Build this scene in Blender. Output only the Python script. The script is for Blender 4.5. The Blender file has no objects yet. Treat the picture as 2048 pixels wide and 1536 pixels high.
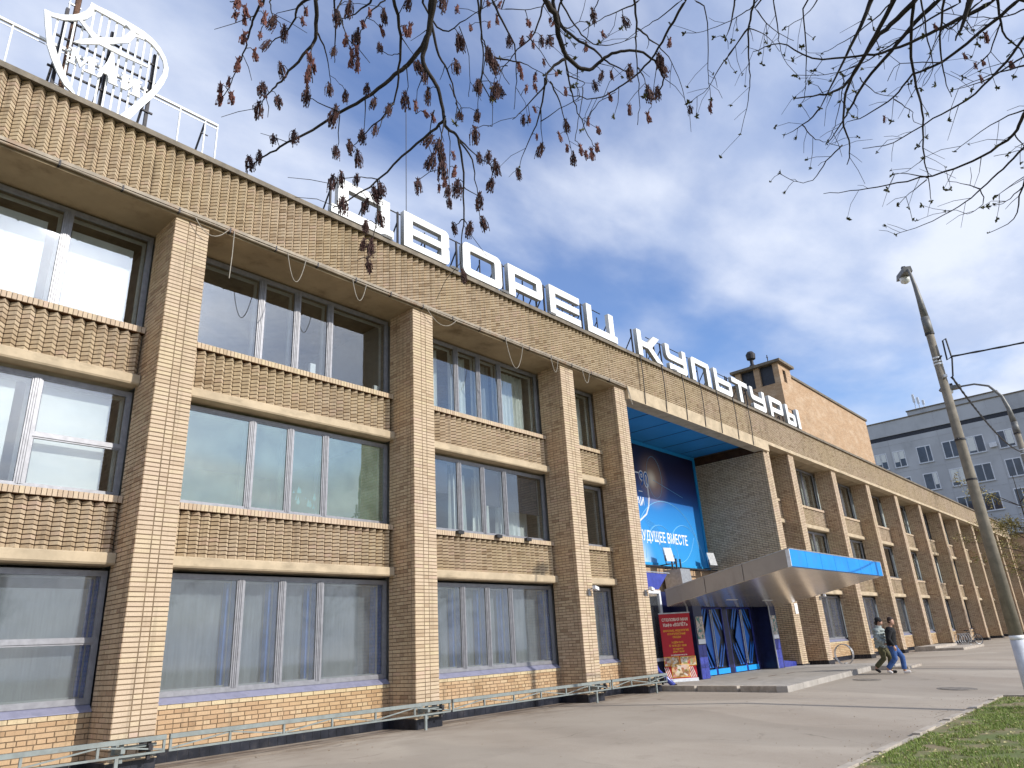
import bpy, bmesh, math, random
from mathutils import Vector, Matrix
import numpy as np
random.seed(7)
R = math.radians
scene = bpy.context.scene
COL = scene.collection

# ------------------------------------------------------------------ camera
CAM = Vector((-4.674, -12.502, 1.45))
YAW, PITCH, ROLL, FPX = 0.853881, 0.356814, -0.060103, 1421.4
fw = Vector((math.sin(YAW)*math.cos(PITCH), math.cos(YAW)*math.cos(PITCH), math.sin(PITCH)))
rt = Vector((math.cos(YAW), -math.sin(YAW), 0)); up = rt.cross(fw)
r2 = rt*math.cos(ROLL)+up*math.sin(ROLL); u2 = -rt*math.sin(ROLL)+up*math.cos(ROLL)
cam = bpy.data.cameras.new('camera'); camo = bpy.data.objects.new('camera', cam); COL.objects.link(camo)
camo.matrix_world = Matrix(((r2.x, u2.x, -fw.x, CAM.x), (r2.y, u2.y, -fw.y, CAM.y), (r2.z, u2.z, -fw.z, CAM.z), (0, 0, 0, 1)))
cam.sensor_fit = 'HORIZONTAL'; cam.sensor_width = 36; cam.lens = FPX/2048*36
cam.clip_start = 0.05; cam.clip_end = 3000
scene.camera = camo

# ------------------------------------------------------------------ sky, sun, exposure
SUN_EL = R(29.5); SUN_AZ = math.atan2(0.22, -1.0)          # azimuth from +Y towards +X
SUN = Vector((math.sin(SUN_AZ)*math.cos(SUN_EL), math.cos(SUN_AZ)*math.cos(SUN_EL), math.sin(SUN_EL)))
world = bpy.data.worlds.new('World'); scene.world = world; world.use_nodes = True
wn, wl = world.node_tree.nodes, world.node_tree.links
wn.clear()
def W(t, **k):
    n = wn.new(t)
    for a, b in k.items(): setattr(n, a, b)
    return n
def wmath(op, a, b=None, c=None, clamp=False):
    n = W('ShaderNodeMath', operation=op, use_clamp=clamp)
    for i, v in enumerate((a, b, c)):
        if v is None: continue
        if isinstance(v, (int, float)): n.inputs[i].default_value = v
        else: wl.new(v, n.inputs[i])
    return n.outputs[0]
sky = W('ShaderNodeTexSky', sky_type='NISHITA', sun_disc=False, sun_elevation=SUN_EL, sun_rotation=SUN_AZ)
sky.air_density = 1.0; sky.dust_density = 0.3; sky.ozone_density = 1.5
hs = W('ShaderNodeHueSaturation'); hs.inputs['Hue'].default_value = .512; hs.inputs['Saturation'].default_value = 1.25; hs.inputs['Value'].default_value = 1.6
wl.new(sky.outputs[0], hs.inputs['Color'])
tc = W('ShaderNodeTexCoord'); sep = W('ShaderNodeSeparateXYZ'); wl.new(tc.outputs['Generated'], sep.inputs[0])
zz = wmath('ADD', wmath('MAXIMUM', sep.outputs['Z'], 0.0), 0.22)
comb = W('ShaderNodeCombineXYZ')
wl.new(wmath('DIVIDE', sep.outputs['X'], zz), comb.inputs[0]); wl.new(wmath('DIVIDE', sep.outputs['Y'], zz), comb.inputs[1])
mp = W('ShaderNodeMapping'); mp.inputs['Rotation'].default_value = (0, 0, R(20)); mp.inputs['Location'].default_value = (-19.1, -3.4, 0.0)
mp.inputs['Scale'].default_value = (1.0, 1.35, 1)
wl.new(comb.outputs[0], mp.inputs[0])
n1 = W('ShaderNodeTexNoise'); n1.inputs['Scale'].default_value = 1.25; n1.inputs['Detail'].default_value = 9; n1.inputs['Roughness'].default_value = .5; n1.inputs['Distortion'].default_value = .25
wl.new(mp.outputs[0], n1.inputs['Vector'])
n2 = W('ShaderNodeTexNoise'); n2.inputs['Scale'].default_value = 3.1; n2.inputs['Detail'].default_value = 7; n2.inputs['Roughness'].default_value = .55
wl.new(mp.outputs[0], n2.inputs['Vector'])
mask = W('ShaderNodeMapRange', interpolation_type='SMOOTHSTEP'); mask.inputs[1].default_value = .335; mask.inputs[2].default_value = .60
mask.inputs[3].default_value = .10; mask.inputs[4].default_value = .96
wl.new(n1.outputs['Fac'], mask.inputs[0])
shade = W('ShaderNodeMapRange', interpolation_type='SMOOTHSTEP'); shade.inputs[1].default_value = .32; shade.inputs[2].default_value = .68
wl.new(n2.outputs['Fac'], shade.inputs[0])
cc = W('ShaderNodeMix', data_type='RGBA'); cc.inputs['A'].default_value = (4.4, 5.15, 6.9, 1); cc.inputs['B'].default_value = (6.7, 7.15, 8.2, 1)
wl.new(shade.outputs[0], cc.inputs['Factor'])
# thin cloud scatters sunlight forward: it is brightest round the sun
dot = W('ShaderNodeVectorMath', operation='DOT_PRODUCT'); dot.inputs[1].default_value = SUN
wl.new(tc.outputs['Generated'], dot.inputs[0])
aur = wmath('POWER', wmath('MAXIMUM', dot.outputs['Value'], 0.0), 28.0)
gain = wmath('MULTIPLY_ADD', aur, 3.6, 1.0)
cg = W('ShaderNodeVectorMath', operation='SCALE'); wl.new(cc.outputs['Result'], cg.inputs[0]); wl.new(gain, cg.inputs['Scale'])
mx = W('ShaderNodeMix', data_type='RGBA'); wl.new(mask.outputs[0], mx.inputs['Factor']); wl.new(hs.outputs[0], mx.inputs['A']); wl.new(cg.outputs[0], mx.inputs['B'])
low = W('ShaderNodeMapRange', interpolation_type='SMOOTHSTEP'); low.inputs[1].default_value = .0; low.inputs[2].default_value = .30; low.inputs[3].default_value = .92; low.inputs[4].default_value = 0.0
wl.new(sep.outputs['Z'], low.inputs[0])
hz = W('ShaderNodeMix', data_type='RGBA'); wl.new(low.outputs[0], hz.inputs['Factor']); wl.new(mx.outputs['Result'], hz.inputs['A']); hz.inputs['B'].default_value = (5.3, 6.0, 7.3, 1)
bg = W('ShaderNodeBackground'); bg.inputs['Strength'].default_value = 0.112
wl.new(hz.outputs['Result'], bg.inputs['Color'])
wo = W('ShaderNodeOutputWorld'); wl.new(bg.outputs[0], wo.inputs['Surface'])

sl = bpy.data.lights.new('sun', 'SUN'); sl.energy = 3.6; sl.angle = R(0.53); sl.color = (1.0, 0.955, 0.885)
so = bpy.data.objects.new('sun', sl); COL.objects.link(so); so.rotation_euler = SUN.to_track_quat('Z', 'Y').to_euler(); so.location = (0, -30, 30)
vs = scene.view_settings; vs.view_transform = 'Standard'; vs.look = 'None'; vs.gamma = 1; vs.exposure = 0.25; vs.use_curve_mapping = False
scene.render.engine = 'CYCLES'; scene.cycles.use_denoising = True
scene.cycles.max_bounces = 8; scene.cycles.transparent_max_bounces = 24

# ------------------------------------------------------------------ helpers
class MB:
    """collects geometry for ONE mesh object; tone = per-piece number 0..1 read by the materials"""
    def __init__(s): s.v = []; s.f = []; s.t = []; s.m = []
    def add(s, vs, fs, tone=.5, mi=0):
        o = len(s.v); s.v += vs; s.t += [tone]*len(vs)
        s.f += [tuple(i+o for i in f) for f in fs]; s.m += [mi]*len(fs)
    def box(s, x0, x1, y0, y1, z0, z1, tone=.5, mi=0, skip=''):
        v = [(x0,y0,z0),(x1,y0,z0),(x1,y1,z0),(x0,y1,z0),(x0,y0,z1),(x1,y0,z1),(x1,y1,z1),(x0,y1,z1)]
        F = {'b':(0,3,2,1),'t':(4,5,6,7),'f':(0,1,5,4),'r':(1,2,6,5),'k':(2,3,7,6),'l':(3,0,4,7)}
        s.add(v, [F[k] for k in F if k not in skip], tone, mi)
    def obox(s, c, ax, ay, az, tone=.5, mi=0):
        c, ax, ay, az = map(Vector, (c, ax, ay, az)); v = []
        for k in (-1, 1):
            for i, j in ((-1,-1),(1,-1),(1,1),(-1,1)): v.append(tuple(c+ax*i+ay*j+az*k))
        s.add(v, [(0,3,2,1),(4,5,6,7),(0,1,5,4),(1,2,6,5),(2,3,7,6),(3,0,4,7)], tone, mi)
    def bar(s, a, b, w, h=None, tone=.5, mi=0, upv=(0,0,1)):
        a, b = Vector(a), Vector(b); d = b-a; L = d.length; d.normalize(); h = h or w
        u = Vector(upv)
        if abs(d.dot(u)) > .98: u = Vector((0,1,0))
        sx = d.cross(u).normalized(); sy = sx.cross(d).normalized()
        s.obox((a+b)/2, sx*w/2, d*L/2, sy*h/2, tone, mi)
    def tube(s, pts, rad, n=6, tone=.5, mi=0, cap=True):
        pts = [Vector(p) for p in pts]; N = len(pts)
        if isinstance(rad, (int, float)): rad = [rad]*N
        base = []; prev = None
        for i, p in enumerate(pts):
            d = (pts[min(i+1,N-1)]-pts[max(i-1,0)])
            if d.length < 1e-9: d = Vector((0,0,1))
            d.normalize()
            if prev is None:
                u = Vector((0,0,1)) if abs(d.z) < .9 else Vector((1,0,0))
            else: u = prev
            a = (u-d*u.dot(d)); a = a.normalized() if a.length > 1e-6 else d.orthogonal().normalized()
            prev = a; b = d.cross(a)
            base += [tuple(p+(a*math.cos(2*math.pi*k/n)+b*math.sin(2*math.pi*k/n))*rad[i]) for k in range(n)]
        fs = []
        for i in range(N-1):
            for k in range(n):
                k2 = (k+1) % n
                fs.append((i*n+k, i*n+k2, (i+1)*n+k2, (i+1)*n+k))
        if cap: fs += [tuple(range(n-1,-1,-1)), tuple((N-1)*n+k for k in range(n))]
        s.add(base, fs, tone, mi)
    def lathe(s, prof, cx, cy, n=16, tone=.5, mi=0):
        v = []; fs = []
        for r, z in prof: v += [(cx+r*math.cos(2*math.pi*k/n), cy+r*math.sin(2*math.pi*k/n), z) for k in range(n)]
        for i in range(len(prof)-1):
            for k in range(n):
                k2 = (k+1) % n; fs.append((i*n+k, i*n+k2, (i+1)*n+k2, (i+1)*n+k))
        fs += [tuple(range(n-1,-1,-1)), tuple((len(prof)-1)*n+k for k in range(n))]
        s.add(v, fs, tone, mi)
    def mesh(s, name, mats, smooth=False):
        me = bpy.data.meshes.new(name); me.from_pydata(s.v, [], s.f)
        if not isinstance(mats, (list, tuple)): mats = [mats]
        for m in mats: me.materials.append(m)
        if len(mats) > 1: me.polygons.foreach_set('material_index', s.m)
        a = me.attributes.new('tone', 'FLOAT', 'POINT'); a.data.foreach_set('value', s.t)
        if smooth: me.polygons.foreach_set('use_smooth', [True]*len(me.polygons))
        me.update(); return me
    def build(s, name, mats, parent=None, smooth=False, kind=None, label=None):
        return link(name, s.mesh(name, mats, smooth), parent, kind, label)
def link(name, data, parent=None, kind=None, label=None):
    o = bpy.data.objects.new(name, data); COL.objects.link(o)
    if parent is not None: o.parent = parent
    if kind: o['kind'] = kind
    if label: o['label'] = label
    return o
def tag(o, label, cat, group=None):
    o['label'] = label; o['category'] = cat
    if group: o['group'] = group
    return o
def thing(name, label, cat, group=None, loc=(0,0,0), rz=0):
    o = bpy.data.objects.new(name, None); COL.objects.link(o); o.location = loc; o.rotation_euler = (0,0,rz)
    o.empty_display_size = .2
    return tag(o, label, cat, group)
def poly(name, loops, depth, mat, parent=None, label=None, place=None, bevel=0):
    """closed 2-D outline(s) (holes by even-odd) given as (x,z); solid of the given depth behind the y=0 front"""
    cu = bpy.data.curves.new(name, 'CURVE'); cu.dimensions = '2D'; cu.fill_mode = 'BOTH'; cu.extrude = depth/2
    cu.bevel_depth = bevel
    for lp in loops:
        sp = cu.splines.new('POLY'); sp.points.add(len(lp)-1); sp.use_cyclic_u = True
        for p, q in zip(sp.points, lp): p.co = (q[0], q[1], 0, 1)
    return _bake(name, cu, mat, parent, label, place, depth)
def _bake(name, cu, mat, parent, label, place, depth):
    t = bpy.data.objects.new(name+'_tmp', cu); COL.objects.link(t)
    dg = bpy.context.evaluated_depsgraph_get(); me = bpy.data.meshes.new_from_object(t.evaluated_get(dg))
    bpy.data.objects.remove(t); bpy.data.curves.remove(cu)
    me.name = name; me.materials.clear(); me.materials.append(mat)
    M = Matrix.Translation((0, depth/2, 0)) @ Matrix.Rotation(R(90), 4, 'X')
    me.transform((place @ M) if place is not None else M)
    return link(name, me, parent, None, label)
def text(name, s, size, depth, mat, parent, place, align='CENTER', sx=1.0, bold=0.0, label=None):
    cu = bpy.data.curves.new(name, 'FONT'); cu.body = s; cu.size = size; cu.extrude = depth/2; cu.align_x = align; cu.resolution_u = 3; cu.offset = bold
    return _bake(name, cu, mat, parent, label, place @ Matrix.Scale(sx, 4, (1,0,0)), depth)
def at(x, y, z): return Matrix.Translation((x, y, z))
def px_ray(u, v):
    d = r2*((u-1024)/FPX) - u2*((v-768)/FPX) + fw
    return d.normalized()

# ------------------------------------------------------------------ materials
def newmat(name):
    m = bpy.data.materials.new(name); m.use_nodes = True
    nt = m.node_tree; b = nt.nodes['Principled BSDF']; return m, nt, b
def node(nt, t, **k):
    n = nt.nodes.new(t)
    for a, v in k.items(): setattr(n, a, v)
    return n
def pos(nt):
    g = node(nt, 'ShaderNodeNewGeometry'); return g.outputs['Position']
def noise(nt, vec, scale, detail=4, rough=.55, stretch=None):
    if stretch:
        mpn = node(nt, 'ShaderNodeMapping'); mpn.inputs['Scale'].default_value = stretch; nt.links.new(vec, mpn.inputs[0]); vec = mpn.outputs[0]
    n = node(nt, 'ShaderNodeTexNoise'); n.inputs['Scale'].default_value = scale; n.inputs['Detail'].default_value = detail; n.inputs['Roughness'].default_value = rough
    nt.links.new(vec, n.inputs['Vector']); return n.outputs['Fac']
def rng(nt, v, a, b, c, d, smooth=True):
    n = node(nt, 'ShaderNodeMapRange'); n.interpolation_type = 'SMOOTHSTEP' if smooth else 'LINEAR'
    for i, x in enumerate((a, b, c, d)): n.inputs[i+1].default_value = x
    nt.links.new(v, n.inputs[0]); return n.outputs[0]
def mixc(nt, f, a, b, bt='MIX'):
    n = node(nt, 'ShaderNodeMix', data_type='RGBA', blend_type=bt)
    for key, v in (('Factor', f), ('A', a), ('B', b)):
        if isinstance(v, (int, float)): n.inputs[key].default_value = v
        elif isinstance(v, (tuple, list)): n.inputs[key].default_value = (*v[:3], 1)
        else: nt.links.new(v, n.inputs[key])
    return n.outputs['Result']
def bump(nt, b, h, strength=.3, dist=.01):
    n = node(nt, 'ShaderNodeBump'); n.inputs['Strength'].default_value = strength; n.inputs['Distance'].default_value = dist
    nt.links.new(h, n.inputs['Height']); nt.links.new(n.outputs[0], b.inputs['Normal'])
def plain(name, col, rough=.6, metal=0.0, var=.12, scale=6, dirt=None, dirtcol=(.12,.09,.06), bmp=0.0, spec=.4, stretch=None):
    m, nt, b = newmat(name); p = pos(nt)
    n1 = noise(nt, p, scale, 5, .6, stretch)
    c = mixc(nt, rng(nt, n1, .3, .7, 0, 1), tuple(x*(1-var) for x in col), tuple(min(1, x*(1+var)) for x in col))
    if dirt:
        d = noise(nt, p, dirt[0], 6, .65, dirt[2] if len(dirt) > 2 else None)
        c = mixc(nt, rng(nt, d, .5, .75, 0, dirt[1]), c, dirtcol)
    nt.links.new(c, b.inputs['Base Color']); b.inputs['Roughness'].default_value = rough; b.inputs['Metallic'].default_value = metal
    b.inputs['Specular IOR Level'].default_value = spec
    if bmp: bump(nt, b, noise(nt, p, scale*9, 3), bmp, .004)
    return m
def ramp(nt, f, stops):
    n = node(nt, 'ShaderNodeValToRGB'); e = n.color_ramp.elements
    while len(e) < len(stops): e.new(.5)
    for el, (p, c) in zip(e, stops): el.position = p; el.color = (*c, 1)
    nt.links.new(f, n.inputs[0]); return n.outputs[0]
def attr(nt, name='tone'):
    n = node(nt, 'ShaderNodeAttribute'); n.attribute_name = name; return n.outputs['Fac']
def brickmat(name, stops, stain=.35):
    m, nt, b = newmat(name); p = pos(nt)
    c = ramp(nt, attr(nt), stops)
    f = noise(nt, p, 55, 4, .7); c = mixc(nt, rng(nt, f, .35, .75, 0, .28), c, (.20,.12,.065))
    st = noise(nt, p, .9, 5, .65, (1.6,1.6,.35)); c = mixc(nt, rng(nt, st, .5, .78, 0, stain), c, (.17,.125,.07))
    hue = noise(nt, p, .33, 4, .6); c = mixc(nt, rng(nt, hue, .35, .65, 0, .55), c, (.97,.975,.83), 'MULTIPLY')
    run = noise(nt, p, 1.0, 5, .7, (7,7,.30)); c = mixc(nt, rng(nt, run, .52, .72, 0, stain*1.15), c, (.15,.115,.075))
    ch = noise(nt, p, 14, 3, .6); c = mixc(nt, rng(nt, ch, .66, .76, 0, .5), c, (.42,.33,.24))
    nt.links.new(c, b.inputs['Base Color']); b.inputs['Roughness'].default_value = .82; b.inputs['Specular IOR Level'].default_value = .25
    bump(nt, b, noise(nt, p, 130, 4, .7), .35, .004)
    return m
def bricktex(name, axis):
    """brickwork too far away to pick its bricks apart"""
    m, nt, b = newmat(name); p = pos(nt)
    s = node(nt, 'ShaderNodeSeparateXYZ'); nt.links.new(p, s.inputs[0])
    c = node(nt, 'ShaderNodeCombineXYZ'); nt.links.new(s.outputs['X' if axis == 'Y' else 'Y'], c.inputs[0]); nt.links.new(s.outputs['Z'], c.inputs[1])
    t = node(nt, 'ShaderNodeTexBrick'); t.offset = .5
    t.inputs['Scale'].default_value = 1; t.inputs['Brick Width'].default_value = .26; t.inputs['Row Height'].default_value = .077; t.inputs['Mortar Size'].default_value = .006
    t.inputs['Color1'].default_value = (.50,.325,.185,1); t.inputs['Color2'].default_value = (.40,.25,.135,1); t.inputs['Mortar'].default_value = (.20,.15,.10,1)
    nt.links.new(c.outputs[0], t.inputs['Vector'])
    pat = noise(nt, p, .8, 6, .7, (1,1,2.2)); cc = mixc(nt, rng(nt, pat, .4, .75, 0, .45), t.outputs['Color'], (.62,.50,.36))
    cc = mixc(nt, rng(nt, noise(nt, p, .5, 5, .6), .5, .8, 0, .35), cc, (.2,.14,.08))
    nt.links.new(cc, b.inputs['Base Color']); b.inputs['Roughness'].default_value = .85
    bump(nt, b, t.outputs['Fac'], -.5, .006); return m
M = {}
M['brick'] = brickmat('brick_tan_shaded', [(0,(.36,.245,.16)),(.3,(.50,.36,.24)),(.55,(.57,.42,.28)),(.8,(.60,.46,.31)),(1,(.57,.40,.285))])  # column sides: same brick as the fronts, shade put into its colour
M['brick_zig'] = brickmat('brick_buff_sunlit', [(0,(.37,.275,.18)),(.3,(.50,.39,.27)),(.55,(.56,.445,.31)),(.8,(.60,.485,.345)),(1,(.57,.43,.32))], .42)  # lighter copy for the sunlit zigzag bands, so the shaded sides stay dark
M['brick_front'] = brickmat('brick_pale_sunlit', [(0,(.45,.335,.235)),(.35,(.54,.42,.305)),(.65,(.58,.455,.335)),(.85,(.59,.48,.33)),(1,(.55,.41,.315))], .3)  # sunlit copy for the column fronts, painted paler than the sides
M['brick_base'] = brickmat('brick_orange', [(0,(.40,.255,.145)),(.5,(.51,.345,.205)),(.8,(.55,.39,.24)),(.86,(.55,.41,.26)),(1,(.61,.50,.32))], .3)
M['brick_flue'] = brickmat('brick_grey_tan', [(0,(.50,.365,.235)),(.5,(.66,.49,.32)),(1,(.72,.55,.37))], .2)
M['mortar'] = plain('mortar', (.20,.145,.09), .95, var=.25, scale=3, spec=.1)
M['mortar_dark'] = plain('mortar_dark', (.075,.036,.018), .95, var=.25, scale=3, spec=.1)
M['brick_y'] = bricktex('brickwork_far_front', 'Y'); M['brick_x'] = bricktex('brickwork_far_side', 'X')
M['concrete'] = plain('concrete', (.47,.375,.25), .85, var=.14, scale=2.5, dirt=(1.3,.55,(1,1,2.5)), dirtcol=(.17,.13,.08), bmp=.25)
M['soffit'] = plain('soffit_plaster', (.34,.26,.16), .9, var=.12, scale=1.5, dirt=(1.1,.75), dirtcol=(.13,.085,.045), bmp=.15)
M['coping'] = plain('coping_metal', (.17,.14,.10), .7, var=.25, scale=4, dirt=(3,.5), dirtcol=(.06,.05,.035))
M['flash'] = plain('flashing_metal', (.27,.225,.165), .6, .1, var=.2, scale=5, dirt=(2.2,.7,(1,1,1)), dirtcol=(.25,.12,.05))
M['alu'] = plain('aluminium_frame', (.27,.27,.285), .45, .35, var=.12, scale=9, dirt=(4,.35), dirtcol=(.16,.15,.15))
M['inner'] = plain('inner_frame_paint', (.55,.55,.52), .6, var=.08)
M['blueframe'] = plain('inner_frame_blue', (.05,.20,.60), .5, var=.2)
M['sill'] = plain('sill_sheet', (.27,.27,.36), .45, .3, var=.15, scale=5, dirt=(5,.3))
M['tile'] = plain('black_tile', (.018,.020,.028), .32, var=.4, scale=2.5, dirt=(5,.25), dirtcol=(.10,.085,.07))
M['grout'] = plain('grout', (.30,.28,.25), .9)
M['white'] = plain('white_paint', (.80,.80,.77), .5, var=.05, scale=3, dirt=(2.4,.22), dirtcol=(.45,.36,.20))
M['whiteside'] = plain('letter_return', (.42,.42,.40), .6, var=.1)
M['dark'] = plain('dark_steel', (.035,.032,.035), .6, .2, var=.3)
M['rust'] = plain('rusty_steel', (.14,.075,.045), .75, .2, var=.35, scale=12)
M['galv'] = plain('galvanised_steel', (.42,.43,.44), .42, .55, var=.15, scale=10)
M['oldgalv'] = plain('weathered_steel', (.17,.165,.15), .55, .3, var=.25, scale=8)
M['railpaint'] = plain('rail_paint', (.225,.25,.235), .55, .1, var=.12, scale=8, dirt=(6,.3), dirtcol=(.2,.15,.1))
M['wire'] = plain('wire_grey', (.30,.27,.22), .6)
M['cableblack'] = plain('cable_black', (.02,.02,.022), .5)
M['room'] = plain('room_plaster', (.36,.36,.34), .9, var=.05)
M['green'] = plain('green_wall', (.30,.52,.05), .8, var=.05)
M['blind'] = plain('roller_blind', (.78,.79,.77), .9, var=.03)
M['curtain'] = plain('curtain_cloth', (.72,.74,.70), .9, var=.05)
M['greycloth'] = plain('curtain_grey', (.30,.315,.315), .9, var=.12, stretch=(6,1,.3))
M['bluecloth'] = plain('curtain_blue', (.05,.14,.34), .9, var=.12)
M['blackprint'] = plain('dark_window_sheet', (.022,.025,.035), .45, var=.3)
M['navy'] = plain('navy_panel', (.012,.015,.06), .3, var=.2)
M['navytile'] = plain('navy_tile', (.045,.06,.30), .25, var=.15)
M['doorblue'] = plain('door_blue', (.02,.16,.62), .35, var=.06)
M['kickblue'] = plain('kick_plate_blue', (.015,.32,.80), .4, var=.05)
M['trimblue'] = plain('poster_trim_blue', (.02,.30,.62), .5, var=.05)
M['ceilblue'] = plain('ceiling_blue', (.03,.27,.58), .55, var=.06, scale=.8)
M['fascia'] = plain('fascia_blue', (.015,.27,.74), .35, var=.08, scale=1.2, dirt=(2.2,.28,(3,3,.6)), dirtcol=(.10,.17,.25))
M['composite'] = plain('composite_grey', (.36,.325,.29), .42, .25, var=.08, scale=.9, dirt=(1.6,.25,(2,2,.7)), dirtcol=(.16,.14,.12))
M['panelmetal'] = plain('underside_metal', (.76,.73,.69), .20, .8, var=.05, scale=1.2)
M['platform'] = plain('platform_granite', (.36,.33,.29), .8, var=.15, scale=3, dirt=(1.5,.35), dirtcol=(.14,.12,.10), bmp=.2)
M['kerb'] = plain('kerb_concrete', (.40,.35,.29), .9, var=.18, scale=4, dirt=(3,.5), dirtcol=(.16,.12,.08), bmp=.3)
M['iron'] = plain('cast_iron', (.20,.175,.145), .7, .2, var=.3)
M['pole'] = plain('pole_concrete', (.225,.195,.15), .9, var=.2, scale=5, dirt=(6,.5,(1,1,.15)), dirtcol=(.12,.10,.07), bmp=.3)
M['polewhite'] = plain('pole_whitewash', (.55,.56,.60), .8, var=.12, scale=6)
M['lens'] = plain('lamp_lens', (.72,.72,.68), .25)
M['bark'] = plain('bark', (.030,.024,.020), .9, var=.4, scale=20, bmp=.4)
M['flower'] = plain('flower_tassel', (.062,.027,.022), .8, var=.55, scale=60)
M['flowerpink'] = plain('flower_tassel_young', (.15,.058,.046), .8, var=.5, scale=60)
M['bud'] = plain('bud_green', (.085,.085,.032), .8, var=.45, scale=60)
M['panelgrey'] = plain('panel_concrete', (.47,.485,.495), .85, var=.08, scale=.35, dirt=(.25,.3,(1,1,.5)), dirtcol=(.12,.125,.13))
M['seamwhite'] = plain('panel_seam', (.42,.43,.44), .8)
M['farglass'] = plain('far_glass', (.035,.045,.065), .08, var=.4, scale=.8, spec=.8)
M['pvc'] = plain('pvc_white', (.70,.72,.74), .5)
M['red'] = plain('banner_red', (.44,.012,.022), .55, var=.05)
M['yellow'] = plain('print_yellow', (.80,.42,.03), .6); M['cream'] = plain('print_cream', (.80,.72,.62), .6)
M['printwhite'] = plain('print_white', (.80,.80,.80), .6, var=.02)
M['printcyan'] = plain('print_cyan', (.22,.55,.80), .6, var=.02)
M['printblue'] = plain('print_blue', (.01,.10,.36), .6, var=.02)
M['skin'] = plain('skin', (.50,.29,.20), .6, var=.06)
M['jacket'] = plain('jacket_cloth', (.33,.37,.35), .8, var=.12, scale=20); M['olive'] = plain('trouser_olive', (.105,.098,.050), .9, var=.2, scale=18)
M['jeans'] = plain('jeans', (.045,.10,.26), .9, var=.25, scale=14); M['black'] = plain('black_cloth', (.012,.012,.013), .9, var=.3, scale=20)
M['shoewhite'] = plain('shoe_white', (.62,.58,.54), .7); M['hair'] = plain('hair_brown', (.035,.018,.012), .7, var=.3, scale=40)
M['rubber'] = plain('rubber', (.018,.018,.018), .7)
def glass(name, tint, refl, rough, film=0.0, filmcol=(.4,.42,.43)):
    m = bpy.data.materials.new(name); m.use_nodes = True; nt = m.node_tree; nt.nodes.clear()
    tr = node(nt, 'ShaderNodeBsdfTransparent'); tr.inputs[0].default_value = (*tint, 1)
    gl = node(nt, 'ShaderNodeBsdfGlossy'); gl.inputs['Roughness'].default_value = rough; gl.inputs[0].default_value = (.97,.94,.90,1)
    lwf = node(nt, 'ShaderNodeLayerWeight'); lwf.inputs['Blend'].default_value = .5
    lw = node(nt, 'ShaderNodeMath', operation='POWER'); nt.links.new(lwf.outputs['Facing'], lw.inputs[0]); lw.inputs[1].default_value = 4.0
    p = pos(nt); bn = node(nt, 'ShaderNodeBump'); bn.inputs['Strength'].default_value = .05; bn.inputs['Distance'].default_value = .02
    nt.links.new(noise(nt, p, .9, 2), bn.inputs['Height']); nt.links.new(bn.outputs[0], gl.inputs['Normal'])
    ma = node(nt, 'ShaderNodeMath', operation='MULTIPLY_ADD'); nt.links.new(lw.outputs[0], ma.inputs[0]); ma.inputs[1].default_value = .8; ma.inputs[2].default_value = refl
    body = tr.outputs[0]
    if film:
        df = node(nt, 'ShaderNodeBsdfDiffuse'); nt.links.new(mixc(nt, rng(nt, noise(nt, p, 2.2, 6, .65), .3, .7, 0, 1), tuple(x*.62 for x in filmcol), filmcol), df.inputs[0])
        mf = node(nt, 'ShaderNodeMixShader'); nt.links.new(rng(nt, noise(nt, p, 1.3, 5, .6), .3, .7, film*.75, min(1, film*1.2)), mf.inputs[0]); nt.links.new(tr.outputs[0], mf.inputs[1]); nt.links.new(df.outputs[0], mf.inputs[2]); body = mf.outputs[0]
    ms = node(nt, 'ShaderNodeMixShader'); nt.links.new(ma.outputs[0], ms.inputs[0]); nt.links.new(body, ms.inputs[1]); nt.links.new(gl.outputs[0], ms.inputs[2])
    o = node(nt, 'ShaderNodeOutputMaterial'); nt.links.new(ms.outputs[0], o.inputs[0]); return m
M['glass'] = glass('window_glass', (.86,.89,.89), .13, .012)
M['glassfilm'] = glass('dusty_window_glass', (.84,.87,.89), .10, .04, .16, (.30,.32,.335))
M['glassgreen'] = glass('tinted_window_glass', (.76,.88,.80), .20, .015, .20, (.40,.50,.43))

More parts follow.
